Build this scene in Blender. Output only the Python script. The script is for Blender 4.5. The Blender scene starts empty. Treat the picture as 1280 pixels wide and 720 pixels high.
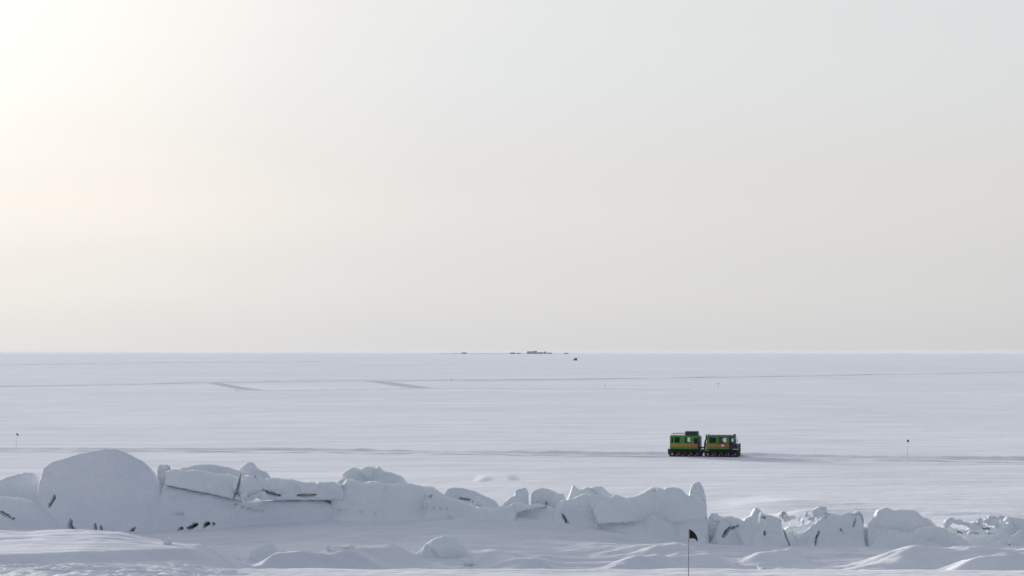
import bpy, bmesh, math, random
import numpy as np
from mathutils import Vector, Matrix, Euler

random.seed(7)
rng = np.random.default_rng(7)
scene = bpy.context.scene
col = scene.collection
R = math.radians

# ------------------------------------------------------------------ camera
F = 3000.0            # focal length in pixels of a 1280 wide frame
HZ = 440.0            # row of the horizon
CAMZ = 10.0
cam_d = bpy.data.cameras.new('camera')
cam = bpy.data.objects.new('camera', cam_d)
col.objects.link(cam)
cam_d.sensor_width = 36.0
cam_d.lens = 36.0 * F / 1280.0
cam_d.clip_start = 0.5
cam_d.clip_end = 120000.0
cam.location = (0, 0, CAMZ)
cam.rotation_euler = (R(90) + math.atan2(HZ - 360.0, F), 0, 0)
scene.camera = cam

# ------------------------------------------------------------------ sky and sun
SUN_EL, SUN_AZ = R(8.5), R(38.0)          # azimuth counted to the left of the view axis (+Y)
GLOW_EL, GLOW_AZ = R(12.0), R(17.5)                          # middle of the bright patch that the sun makes in the cloud veil
sun_dir = Vector((-math.sin(SUN_AZ) * math.cos(SUN_EL), math.cos(SUN_AZ) * math.cos(SUN_EL), math.sin(SUN_EL)))
world = bpy.data.worlds.new('World')
scene.world = world
world.use_nodes = True
wt = world.node_tree
wt.nodes.clear()
wn, wl = wt.nodes.new, wt.links.new
out = wn('ShaderNodeOutputWorld')
bg = wn('ShaderNodeBackground')
wl(bg.outputs[0], out.inputs[0])
sky = wn('ShaderNodeTexSky')
sky.sky_type = 'NISHITA'
sky.sun_disc = False
sky.sun_elevation = SUN_EL
sky.sun_rotation = -SUN_AZ
sky.air_density = 1.0
sky.dust_density = 0.0
tc = wn('ShaderNodeTexCoord')
nrm = wn('ShaderNodeVectorMath'); nrm.operation = 'NORMALIZE'
wl(tc.outputs['Generated'], nrm.inputs[0])
dot = wn('ShaderNodeVectorMath'); dot.operation = 'DOT_PRODUCT'
wl(nrm.outputs[0], dot.inputs[0]); dot.inputs[1].default_value = (-math.sin(GLOW_AZ) * math.cos(GLOW_EL), math.cos(GLOW_AZ) * math.cos(GLOW_EL), math.sin(GLOW_EL))
ac = wn('ShaderNodeMath'); ac.operation = 'ARCCOSINE'
wl(dot.outputs['Value'], ac.inputs[0])
dv = wn('ShaderNodeMath'); dv.operation = 'DIVIDE'; dv.inputs[1].default_value = math.pi
wl(ac.outputs[0], dv.inputs[0])
# soft cloud structure so that the veil is not a perfect gradient
cn = wn('ShaderNodeTexNoise'); cn.inputs['Scale'].default_value = 3.0
cn.inputs['Detail'].default_value = 3.0; cn.inputs['Roughness'].default_value = 0.5
mp = wn('ShaderNodeMapping'); mp.inputs['Scale'].default_value = (1.0, 1.0, 5.0)
wl(nrm.outputs[0], mp.inputs[0]); wl(mp.outputs[0], cn.inputs['Vector'])
wob = wn('ShaderNodeMath'); wob.operation = 'MULTIPLY_ADD'
wl(cn.outputs['Fac'], wob.inputs[0]); wob.inputs[1].default_value = 0.040; wob.inputs[2].default_value = -0.020
ad = wn('ShaderNodeMath'); ad.operation = 'ADD'; ad.use_clamp = True
wl(dv.outputs[0], ad.inputs[0]); wl(wob.outputs[0], ad.inputs[1])
ramp = wn('ShaderNodeValToRGB')
SKY = [  # angle from the veiled sun, colour
    (0.0, (1.45, 1.41, 1.32)), (5.0, (1.16, 1.13, 1.07)), (7.5, (1.04, 1.015, 0.965)), (11.0, (0.965, 0.932, 0.89)),
    (14.0, (0.87, 0.855, 0.835)), (18.0, (0.795, 0.797, 0.802)), (24.0, (0.752, 0.756, 0.763)), (30.0, (0.718, 0.724, 0.733)),
    (45.0, (0.55, 0.575, 0.615)), (70.0, (0.385, 0.415, 0.475)), (100.0, (0.288, 0.325, 0.398)), (180.0, (0.232, 0.27, 0.35))]
cr = ramp.color_ramp
while len(cr.elements) < len(SKY):
    cr.elements.new(0.5)
for e, (a, c) in zip(cr.elements, SKY):
    e.position = a / 180.0
for e, (a, c) in zip(cr.elements, SKY):
    e.color = (c[0] / 2, c[1] / 2, c[2] / 2, 1)
wl(ad.outputs[0], ramp.inputs[0])
# thicker air close to the horizon all round: a little dimmer and greyer
sep = wn('ShaderNodeSeparateXYZ'); wl(nrm.outputs[0], sep.inputs[0])
hw = wn('ShaderNodeMath'); hw.operation = 'ADD'
wl(sep.outputs['Z'], hw.inputs[0])
hw2 = wn('ShaderNodeMath'); hw2.operation = 'MULTIPLY_ADD'
wl(cn.outputs['Fac'], hw2.inputs[0]); hw2.inputs[1].default_value = 0.016; hw2.inputs[2].default_value = -0.008
wl(hw2.outputs[0], hw.inputs[1])
low = wn('ShaderNodeValToRGB')
hs = wn('ShaderNodeMath'); hs.operation = 'MULTIPLY'; hs.inputs[1].default_value = 5.0; hs.use_clamp = True
wl(hw.outputs[0], hs.inputs[0]); wl(hs.outputs[0], low.inputs[0])
LOW = [(0.0, (0.855, 0.862, 0.882)), (1.6, (0.930, 0.920, 0.920)), (3.6, (0.985, 0.957, 0.938)), (7.0, (1, 1, 1))]
while len(low.color_ramp.elements) < len(LOW): low.color_ramp.elements.new(0.5)
for e, (a, c) in zip(low.color_ramp.elements, LOW): e.position = math.sin(R(a)) * 5.0
for e, (a, c) in zip(low.color_ramp.elements, LOW): e.color = (*c, 1)
low.color_ramp.interpolation = 'EASE'
mul = wn('ShaderNodeMix'); mul.data_type = 'RGBA'; mul.blend_type = 'MULTIPLY'; mul.inputs['Factor'].default_value = 1.0
wl(ramp.outputs['Color'], mul.inputs['A']); wl(low.outputs['Color'], mul.inputs['B'])
vs = wn('ShaderNodeVectorMath'); vs.operation = 'SCALE'; vs.inputs['Scale'].default_value = 12.0
wl(mul.outputs['Result'], vs.inputs[0])
sk = wn('ShaderNodeVectorMath'); sk.operation = 'SCALE'; sk.inputs['Scale'].default_value = 0.025
wl(sky.outputs[0], sk.inputs[0])
sm = wn('ShaderNodeVectorMath'); sm.operation = 'ADD'
wl(vs.outputs[0], sm.inputs[0]); wl(sk.outputs[0], sm.inputs[1])
wl(sm.outputs[0], bg.inputs['Color'])
bg.inputs['Strength'].default_value = 0.10

sl = bpy.data.lights.new('sun', 'SUN')
sl.energy = 3.5
sl.angle = R(11)
sl.color = (1.0, 0.95, 0.86)
sun = bpy.data.objects.new('sun', sl)
col.objects.link(sun)
sun.rotation_euler = (-sun_dir).to_track_quat('-Z', 'Y').to_euler()
sun.location = (-60, 150, 80)

scene.view_settings.view_transform = 'Standard'
scene.view_settings.look = 'None'
scene.view_settings.gamma = 1.0
scene.view_settings.exposure = 0.70
scene.view_settings.use_curve_mapping = False
scene.render.engine = 'CYCLES'
scene.cycles.use_denoising = True
scene.cycles.max_bounces = 8
scene.cycles.diffuse_bounces = 5
scene.cycles.volume_bounces = 1

# ------------------------------------------------------------------ helpers
def wx(px, D): return (px - 640.0) * D / F
def wz(py, D): return CAMZ - (py - HZ) * D / F

def tag(o, label=None, cat=None, group=None, kind=None):
    if label: o['label'] = label
    if cat: o['category'] = cat
    if group: o['group'] = group
    if kind: o['kind'] = kind
    return o

def empty(name, loc=(0, 0, 0), rz=0.0):
    o = bpy.data.objects.new(name, None)
    o.empty_display_size = 0.3
    o.location = loc; o.rotation_euler = (0, 0, rz)
    col.objects.link(o)
    return o

def mesh_obj(name, verts, faces, mat, parent=None, smooth=True):
    me = bpy.data.meshes.new(name)
    me.from_pydata([tuple(v) for v in verts], [], [tuple(f) for f in faces])
    if smooth:
        me.polygons.foreach_set('use_smooth', np.ones(len(me.polygons), dtype=bool))
    me.update()
    o = bpy.data.objects.new(name, me)
    col.objects.link(o)
    if mat: me.materials.append(mat)
    if parent: o.parent = parent
    return o

def grid_mesh(name, V, mat, closed=False, caps=False):
    """V: (rows, cols, 3) array; quads between neighbours; closed joins the last column to the first"""
    r, c = V.shape[:2]
    idx = np.arange(r * c).reshape(r, c)
    if closed:
        nx = np.roll(idx, -1, axis=1)
        a, b, cc, d = idx[:-1], nx[:-1], nx[1:], idx[1:]
    else:
        a, b, cc, d = idx[:-1, :-1], idx[:-1, 1:], idx[1:, 1:], idx[1:, :-1]
    q = np.stack([a, b, cc, d], axis=-1).reshape(-1, 4)
    me = bpy.data.meshes.new(name)
    me.vertices.add(r * c)
    me.vertices.foreach_set('co', np.ascontiguousarray(V, dtype=np.float32).ravel())
    nq = len(q)
    me.loops.add(nq * 4)
    me.loops.foreach_set('vertex_index', q.astype(np.int32).ravel())
    me.polygons.add(nq)
    me.polygons.foreach_set('loop_start', np.arange(0, nq * 4, 4, dtype=np.int32))
    me.polygons.foreach_set('use_smooth', np.ones(nq, dtype=bool))
    me.update(calc_edges=True)
    me.validate()
    o = bpy.data.objects.new(name, me)
    col.objects.link(o)
    if mat: me.materials.append(mat)
    return o

# vectorised gradient noise -------------------------------------------------
_perm = np.random.default_rng(3).permutation(256).astype(np.int64)
_perm = np.concatenate([_perm, _perm, _perm])
_grad = np.random.default_rng(4).normal(size=(256, 3))
_grad /= np.linalg.norm(_grad, axis=1)[:, None]
def perlin(x, y, z):
    x, y, z = np.broadcast_arrays(np.asarray(x, float), np.asarray(y, float), np.asarray(z, float))
    xi, yi, zi = np.floor(x).astype(np.int64), np.floor(y).astype(np.int64), np.floor(z).astype(np.int64)
    xf, yf, zf = x - xi, y - yi, z - zi
    u, v, w = [t * t * t * (t * (t * 6 - 15) + 10) for t in (xf, yf, zf)]
    def g(dx, dy, dz):
        h = _perm[_perm[_perm[(xi + dx) & 255] + ((yi + dy) & 255)] + ((zi + dz) & 255)]
        G = _grad[h]
        return G[..., 0] * (xf - dx) + G[..., 1] * (yf - dy) + G[..., 2] * (zf - dz)
    def L(a, b, t): return a + (b - a) * t
    return L(L(L(g(0,0,0), g(1,0,0), u), L(g(0,1,0), g(1,1,0), u), v),
             L(L(g(0,0,1), g(1,0,1), u), L(g(0,1,1), g(1,1,1), u), v), w)
def fbm(x, y, z, octv=3, gain=0.5):
    s, a, f = 0, 1.0, 1.0
    for i in range(octv):
        s = s + a * perlin(x * f + 17.3 * i, y * f - 9.1 * i, z * f + 4.7 * i)
        a *= gain; f *= 2.03
    return s
def sstep(t):
    t = np.clip(t, 0, 1)
    return t * t * (3 - 2 * t)

# ------------------------------------------------------------------ materials
def nodemat(name):
    m = bpy.data.materials.new(name)
    m.use_nodes = True
    nt = m.node_tree
    b = nt.nodes['Principled BSDF']
    return m, nt, b

def snow_material(name, c_a, c_b, patch=(0.12, 0.25, 0.2), bump=0.35, fine=6.0, rough=0.75, sss=0.0):
    """two tones of snow in wind-laid patches, with fine wind crust relief"""
    m, nt, b = nodemat(name)
    n, l = nt.nodes.new, nt.links.new
    g = n('ShaderNodeNewGeometry')
    mp = n('ShaderNodeMapping'); mp.inputs['Scale'].default_value = patch
    l(g.outputs['Position'], mp.inputs[0])
    t = n('ShaderNodeTexNoise'); t.inputs['Scale'].default_value = 1.0; t.inputs['Detail'].default_value = 6.0
    t.inputs['Roughness'].default_value = 0.62
    l(mp.outputs[0], t.inputs['Vector'])
    r = n('ShaderNodeMapRange'); r.inputs['From Min'].default_value = 0.32; r.inputs['From Max'].default_value = 0.68
    l(t.outputs['Fac'], r.inputs['Value'])
    mx = n('ShaderNodeMix'); mx.data_type = 'RGBA'
    mx.inputs['A'].default_value = (*c_a, 1); mx.inputs['B'].default_value = (*c_b, 1)
    l(r.outputs[0], mx.inputs['Factor']); l(mx.outputs['Result'], b.inputs['Base Color'])
    t2 = n('ShaderNodeTexNoise'); t2.inputs['Scale'].default_value = fine; t2.inputs['Detail'].default_value = 5.0
    t2.inputs['Roughness'].default_value = 0.6
    l(g.outputs['Position'], t2.inputs['Vector'])
    bp = n('ShaderNodeBump'); bp.inputs['Strength'].default_value = bump; bp.inputs['Distance'].default_value = 0.12
    l(t2.outputs['Fac'], bp.inputs['Height']); l(bp.outputs[0], b.inputs['Normal'])
    b.inputs['Roughness'].default_value = rough
    b.inputs['Specular IOR Level'].default_value = 0.004
    return m

def ground_material():
    m, nt, b = nodemat('snow_plain')
    n, l = nt.nodes.new, nt.links.new
    g = n('ShaderNodeNewGeometry')
    def noise(scale, detail, rough=0.6):
        mp = n('ShaderNodeMapping'); mp.inputs['Scale'].default_value = scale
        l(g.outputs['Position'], mp.inputs[0])
        t = n('ShaderNodeTexNoise'); t.inputs['Scale'].default_value = 1.0
        t.inputs['Detail'].default_value = detail; t.inputs['Roughness'].default_value = rough
        l(mp.outputs[0], t.inputs['Vector'])
        return t.outputs['Fac']
    a1 = noise((0.045, 0.16, 0.1), 7.0, 0.66)       # wind-laid bands, metres to tens of metres
    a2 = noise((0.006, 0.010, 0.01), 4.0, 0.55)      # wide fields of older crust
    mix = n('ShaderNodeMath'); mix.operation = 'MULTIPLY_ADD'
    l(a2, mix.inputs[0]); mix.inputs[1].default_value = 0.45; l(a1, mix.inputs[2])
    r = n('ShaderNodeMapRange'); r.inputs['From Min'].default_value = 0.52; r.inputs['From Max'].default_value = 0.90
    l(mix.outputs[0], r.inputs['Value'])
    mx = n('ShaderNodeMix'); mx.data_type = 'RGBA'
    mx.inputs['A'].default_value = (0.70, 0.727, 0.812, 1); mx.inputs['B'].default_value = (0.895, 0.900, 0.940, 1)
    l(r.outputs[0], mx.inputs['Factor']); l(mx.outputs['Result'], b.inputs['Base Color'])
    h1 = noise((0.22, 0.6, 0.5), 5.0)
    bp = n('ShaderNodeBump'); bp.inputs['Strength'].default_value = 0.5; bp.inputs['Distance'].default_value = 0.22
    l(h1, bp.inputs['Height'])
    h2 = noise((2.2, 4.5, 4), 4.0)
    bp2 = n('ShaderNodeBump'); bp2.inputs['Strength'].default_value = 0.45; bp2.inputs['Distance'].default_value = 0.05
    l(h2, bp2.inputs['Height']); l(bp.outputs[0], bp2.inputs['Normal'])
    l(bp2.outputs[0], b.inputs['Normal'])
    b.inputs['Roughness'].default_value = 1.0
    b.inputs['Specular IOR Level'].default_value = 0.004
    return m

def plain(name, c, rough=0.5, metal=0.0, vary=0.15, scale=8.0):
    m, nt, b = nodemat(name)
    n, l = nt.nodes.new, nt.links.new
    t = n('ShaderNodeTexNoise'); t.inputs['Scale'].default_value = scale; t.inputs['Detail'].default_value = 4.0
    tc_ = n('ShaderNodeTexCoord'); l(tc_.outputs['Object'], t.inputs['Vector'])
    mx = n('ShaderNodeMix'); mx.data_type = 'RGBA'
    mx.inputs['A'].default_value = tuple(v * (1 - vary) for v in c) + (1,)
    mx.inputs['B'].default_value = tuple(min(1, v * (1 + vary)) for v in c) + (1,)
    l(t.outputs['Fac'], mx.inputs['Factor']); l(mx.outputs['Result'], b.inputs['Base Color'])
    b.inputs['Roughness'].default_value = rough
    b.inputs['Metallic'].default_value = metal
    return m

M_GROUND = ground_material()
M_SNOW = snow_material('drifted_snow', (0.79, 0.82, 0.87), (0.87, 0.89, 0.925), (0.5, 0.5, 0.9), 0.6, 4.0)
M_ICE = snow_material('frosted_sea_ice', (0.81, 0.862, 0.893), (0.905, 0.922, 0.935), (0.55, 0.55, 0.8), 0.6, 4.0, 0.6)
M_TRACK = snow_material('dark_snow', (0.50, 0.53, 0.59), (0.62, 0.645, 0.70), (0.1, 0.1, 0.4), 0.4, 3.0)  # darker tone than the road snow, for side tracks and the horizon bank
M_ROAD = snow_material('packed_road_snow', (0.74, 0.765, 0.83), (0.86, 0.87, 0.91), (0.15, 0.5, 0.4), 0.6, 3.0)
M_GREEN = plain('green_paint', (0.055, 0.262, 0.020), 0.5, vary=0.22, scale=2.5)
M_BLACK = plain('black_rubber', (0.012, 0.013, 0.015), 0.75)
M_DARK = plain('black_paint', (0.016, 0.018, 0.020), 0.5)
M_GREYM = plain('grey_metal', (0.38, 0.39, 0.40), 0.45, 0.6)
M_BOX = plain('dark_green_box', (0.010, 0.030, 0.027), 0.55)
M_WHITE = plain('white_paint', (0.78, 0.79, 0.79), 0.5)
M_FLAG = plain('black_cloth', (0.008, 0.009, 0.014), 0.9)
M_BAMBOO = plain('weathered_bamboo', (0.16, 0.15, 0.14), 0.7)
M_FAR = plain('dark_cladding', (0.010, 0.020, 0.032), 0.7)
M_FARROOF = plain('dark_roofing', (0.02, 0.03, 0.033), 0.7)
for m_ in (M_FAR, M_FARROOF): m_.node_tree.nodes['Principled BSDF'].inputs['Specular IOR Level'].default_value = 0.0
M_LENS = plain('lamp_lens', (0.7, 0.6, 0.35), 0.2)
M_RED = plain('red_lens', (0.35, 0.02, 0.02), 0.3)
M_JACKET = plain('red_jacket_cloth', (0.30, 0.035, 0.03), 0.8)
M_SKIN = plain('skin', (0.55, 0.36, 0.27), 0.6)
M_HAIR = plain('dark_hair', (0.03, 0.022, 0.018), 0.7)

def stripe_material(name, x0, x1):
    """orange band turning to red forward, with worn red print"""
    m, nt, b = nodemat(name)
    n, l = nt.nodes.new, nt.links.new
    t = n('ShaderNodeTexCoord')
    s = n('ShaderNodeSeparateXYZ'); l(t.outputs['Object'], s.inputs[0])
    r = n('ShaderNodeMapRange'); r.inputs['From Min'].default_value = x0; r.inputs['From Max'].default_value = x1
    l(s.outputs['X'], r.inputs['Value'])
    ns = n('ShaderNodeTexNoise'); ns.inputs['Scale'].default_value = 7.0; ns.inputs['Detail'].default_value = 2.0
    l(t.outputs['Object'], ns.inputs['Vector'])
    a = n('ShaderNodeMath'); a.operation = 'MULTIPLY_ADD'
    l(ns.outputs['Fac'], a.inputs[0]); a.inputs[1].default_value = 0.5; a.inputs[2].default_value = -0.25
    a2 = n('ShaderNodeMath'); a2.operation = 'ADD'; a2.use_clamp = True
    l(a.outputs[0], a2.inputs[0]); l(r.outputs[0], a2.inputs[1])
    cr_ = n('ShaderNodeValToRGB')
    cr_.color_ramp.elements[0].color = (0.42, 0.22, 0.025, 1)
    cr_.color_ramp.elements[1].color = (0.45, 0.125, 0.045, 1)
    l(a2.outputs[0], cr_.inputs[0]); l(cr_.outputs[0], b.inputs['Base Color'])
    b.inputs['Roughness'].default_value = 0.5
    return m

def glass_material(name, tint, solid):
    m = bpy.data.materials.new(name); m.use_nodes = True
    nt = m.node_tree; nt.nodes.clear()
    n, l = nt.nodes.new, nt.links.new
    o = n('ShaderNodeOutputMaterial')
    tr = n('ShaderNodeBsdfTransparent'); tr.inputs[0].default_value = (*tint, 1)
    gl = n('ShaderNodeBsdfGlossy'); gl.inputs['Roughness'].default_value = 0.08
    gl.inputs[0].default_value = (0.6, 0.65, 0.7, 1)
    fr = n('ShaderNodeFresnel'); fr.inputs['IOR'].default_value = 1.45
    mx = n('ShaderNodeMixShader')
    ns = n('ShaderNodeTexNoise'); ns.inputs['Scale'].default_value = 5.0
    ml = n('ShaderNodeMath'); ml.operation = 'MULTIPLY_ADD'; ml.inputs[1].default_value = 0.03
    l(ns.outputs['Fac'], ml.inputs[0]); l(fr.outputs[0], ml.inputs[2])
    l(ml.outputs[0], mx.inputs[0]); l(tr.outputs[0], mx.inputs[1]); l(gl.outputs[0], mx.inputs[2])
    l(mx.outputs[0], o.inputs[0])
    return m
M_GLASS = glass_material('clear_glass', (0.88, 0.91, 0.90), 0)
M_TINT = glass_material('tinted_glass', (0.10, 0.12, 0.15), 0)

# ------------------------------------------------------------------ ground height
_bd = np.array([-40000, -60, 0, 30, 60, 72, 80, 84.3, 87.6, 104, 112, 125, 140, 155, 200000], float)
_bz = np.array([8.2, 8.2, 8.2, 5.5, 3.5, 2.80, 2.47, 2.42, 1.50, 1.50, 1.4, 0.7, 0.12, 0.0, 0.0], float)
_gd = np.arange(-100, 300, 0.1)
_gz = np.interp(_gd, _bd, _bz)
_k = np.exp(-0.5 * (np.arange(-15, 16) / 5.0) ** 2); _k /= _k.sum()
_gzs = np.convolve(np.pad(_gz, 15, mode='edge'), _k, mode='valid')
def base_h(y): return np.interp(y, _gd, _gzs)

# wind drifts: crest lines (px column, row, distance), run-out towards the camera and away from it
CRESTS = [
    ([(370,691,93),(400,686,94),(450,684,94),(500,683,95),(530,682,95)], 1.6, 4.0, 1.4),
    ([(585,685,95),(620,690,94),(650,695,93),(700,699,92)], 1.4, 4.0, 1.4),
    ([(680,685,98),(730,683,98),(780,680,97),(820,677,96),(845,677,96),(870,682,96),(930,690,95)], 2.2, 5.0, 1.5),
    ([(740,698,92),(800,694,93),(850,690,94),(890,688,94),(940,693,93)], 1.4, 3.5, 1.4),
    ([(920,690,96),(960,690,96),(985,688,97),(1015,683,98)], 1.3, 3.0, 1.4),
    ([(1040,698,92.6),(1080,693,93),(1110,688,93.5),(1150,683,94),(1200,682,94),(1240,684,94),(1290,688,94),(1420,690,94)], 2.5, 6.0, 1.3),
    ([(1140,706,88),(1200,700,89),(1260,692,90),(1350,690,90),(1450,692,90)], 3.0, 6.0, 1.2),
    ([(290,701,90),(340,696,90.5),(400,692,91),(450,690,92),(500,692,92)], 1.5, 3.5, 1.4),
    ([(-260,665,105.6),(0,665,105.6),(180,663,105.6),(300,658,105.6),(400,649,105.7),(600,643,105.8),(700,647,105.8),(800,650,105.7),(870,660,105.6),(930,674,105.4),(980,685,105.2)], 16.5, 4.0, 1.75),
    ([(900,681,105),(1000,684,105),(1080,688,105),(1150,684,105),(1240,682,105),(1420,682,105)], 14.0, 4.0, 1.1),
    ([(860,645,150),(890,637,152),(930,629,155),(970,625.5,157),(1000,624,158),(1030,624.5,158),(1080,628,156),(1130,630,154),(1180,632,152),(1230,635,150),(1400,638,150)], 9.0, 14.0, 1.0),
    ([(900,644,138),(960,640,140),(1010,636,142),(1100,634,144),(1160,637,142),(1230,641,140),(1290,643,140),(1400,645,140)], 7.0, 8.0, 1.1),
    ([(590,598.5,186),(615,596.8,189),(650,598.5,187)], 2.5, 12.0, 1.2),
]
AP_ = [c for c in CRESTS if c[1] > 12]
CRESTS = AP_ + [c for c in CRESTS if c[1] <= 12]
_cw = []
for pts, lf, lb, pw in CRESTS:
    X = np.array([wx(p, D) for p, r_, D in pts]); Y = np.array([D for _, _, D in pts], float)
    Z = np.array([wz(r_, D) for p, r_, D in pts])
    _cw.append((X, Y, Z, lf, lb, pw))

PF = [(-190,692,82.0),(0,691,82.3),(60,691,82.4),(130,689,83),(190,687,84.5),(250,685,86.5),(330,690,88.5)]
PB = [(-190,660,95),(0,664,94),(60,661,93),(130,664.5,92),(190,677,91),(250,683.5,90.5),(330,690,90)]
PX0 = np.array([wx(p, 88) for p, _, _ in PF])
PFY = np.array([D for _, _, D in PF]); PFZ = np.array([wz(r_, D) for _, r_, D in PF])
PBY = np.array([D for _, _, D in PB]); PBZ = np.array([wz(r_, D) for _, r_, D in PB])

def hfun(x, y, detail=True):
    x = np.asarray(x, float); y = np.asarray(y, float)
    lip = 0.8 * perlin(x * 0.11, 3.3, 0.5) + 0.35 * perlin(x * 0.5, 8.1, 0.5)
    near = (y > 60) & (y < 110)
    b = base_h(y + np.where(near, lip, 0.0)) + np.where(near, 0.07 * perlin(x * 0.09, 6.1, 0.2) + 0.035 * perlin(x * 0.4, 2.6, 0.4), 0.0) * sstep((y - 60) / 10) * sstep((110 - y) / 10)
    h = b.copy()
    hap = b
    for ci, (X, Y, Z, lf, lb, pw) in enumerate(_cw):
        if ci == len(AP_): hap = h.copy()
        m = (x > X[0]) & (x < X[-1]) & (y > Y.min() - lf - 2) & (y < Y.max() + lb + 2)
        if not m.any():
            continue
        xm, ym, bm = x[m], y[m], b[m]
        yc = np.interp(xm, X, Y) + 0.5 * perlin(xm * 0.35, 1.7, pw + lf) + 0.2 * perlin(xm * 1.1, 4.7, pw)
        ref = base_h(yc)
        if ci >= len(AP_):
            for X2, Y2, Z2, lf2, lb2, pw2 in _cw[:len(AP_)]:
                y2 = np.interp(xm, X2, Y2); inside = (xm > X2[0]) & (xm < X2[-1])
                ref = np.maximum(ref, base_h(yc) + np.where(inside, (np.interp(xm, X2, Z2) - base_h(y2)) * np.clip(1 + (yc - y2) / lf2, 0, 1) ** pw2 * (yc < y2 + 1), 0))
        A = np.maximum(np.interp(xm, X, Z) - ref, 0.0)
        bm = np.maximum(bm, hap[m]) if ci >= len(AP_) else bm
        e = sstep(np.minimum(xm - X[0], X[-1] - xm) / np.maximum(1.0, 0.28 * (X[-1] - X[0])))
        if lf < 5: e = e * (1 + 0.35 * perlin(xm * 0.45, pw * 3, 0.7))
        s = ym - yc
        p = np.where(s < 0, np.clip(1 + s / lf, 0, 1) ** pw, 1 - sstep(s / lb))
        h[m] = np.maximum(h[m], bm + A * e * p)
    # flat-topped drift at the left: level between a front and a back edge
    m = (x > PX0[0]) & (x < PX0[-1]) & (y > 75) & (y < 104)
    if m.any():
        xm, ym = x[m], y[m]
        yf = np.interp(xm, PX0, PFY) + 0.3 * perlin(xm * 0.5, 2.2, 6.1); yb = np.interp(xm, PX0, PBY)
        zf_, zb_ = np.interp(xm, PX0, PFZ), np.interp(xm, PX0, PBZ)
        tt_ = np.clip((ym - yf) / (yb - yf), 0, 1)
        zt_ = zf_ + (zb_ - zf_) * tt_ + 0.10 * np.sin(math.pi * tt_)
        zt_ = zt_ - np.where(ym < yf, 0.34 * sstep((yf - ym) / 1.1), 0)
        k_ = np.where(ym < yf, sstep((ym - 74) / 4.0), 1 - sstep((ym - yb) / 5.0)) * sstep((PX0[-1] - xm) / 2.5)
        h[m] = np.maximum(h[m], h[m] + (zt_ - h[m]) * k_)
    if detail:
        fade = np.clip(1.0 - (y - 260) / 400.0, 0, 1) * (y > 20)
        h = h + fade * (0.045 * fbm(x * 0.16, y * 0.30, 0.3, 2) )
        nr = np.clip(1.0 - (y - 150) / 100.0, 0, 1) * (y > 20)
        h = h + nr * (0.035 * fbm(x * 0.55 + 0.3 * y, y * 1.1, 2.2, 3))
        # low wind-cut ripples of crust in the foreground, long across the view
        zf = sstep((y - 70) / 5) * sstep((107 - y) / 4)
        rp = fbm(x * 0.16 + 0.10 * y, y * 0.85 + 0.03 * x, 7.7, 4, 0.55)
        zf = zf * (1 - 0.6 * sstep((330 - x / np.maximum(y, 1) * F - 640) / 80) * (y < 96))
        h = h + zf * (0.22 + 0.78 * sstep((y - 85.5) / 2.5)) * (0.42 * (np.maximum(0, 0.30 - np.abs(rp)) - 0.1) + 0.035 * fbm(x * 1.0, y * 2.6, 9.2, 3))
        # rough broken crust in the left foreground
        px_ = x / np.maximum(y, 1) * F + 640
        rg = sstep((360 - px_) / 120) * sstep((82.6 + sstep((px_ - 100) / 200) * 4 - y) / 1.5) * sstep((y - 60) / 8)
        rid = np.maximum(0, 0.35 - np.abs(fbm(x * 0.9, y * 1.6, 5.5, 3)))
        h = h + rg * (0.30 * rid + 0.05 * fbm(x * 3.0, y * 3.5, 1.1, 2))
    return h
def gz(x, y): return float(hfun(np.array([x]), np.array([y]))[0])

rows = np.concatenate([
    -np.geomspace(40000, 20, 24), np.linspace(-15, 60, 40, endpoint=False),
    np.arange(60, 78, 0.35), np.arange(78, 108, 0.13), np.arange(108, 165, 0.3), np.arange(165, 300, 0.75),
    np.geomspace(300, 3000, 170), np.geomspace(3100, 60000, 70)])
u = np.linspace(-1, 1, 760)
outer = np.geomspace(1.04, 40, 26)
us = np.concatenate([-outer[::-1], u, outer])
Yg = np.repeat(rows[:, None], len(us), 1)
Wg = 0.245 * np.clip(rows, 0, None) + 9.0
Xg = us[None, :] * np.minimum(Wg, 15000)[:, None]
# the outermost columns run out to the same far edge so the sheet is closed in every direction
far = np.abs(us) > 1.0
tfar = np.clip((np.abs(us) - 1.0) / 39.0, 0, 1)
Xg = Xg * (1 - tfar) + np.sign(us)[None, :] * 60000 * tfar * np.ones_like(Xg)
Zg = hfun(Xg.ravel(), Yg.ravel()).reshape(Xg.shape)
ground = grid_mesh('snow_ground', np.stack([Xg, Yg, Zg], -1), M_GROUND)
tag(ground, 'wide wind-packed snow plain with low drifts reaching the horizon', 'snow', kind='structure')

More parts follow.
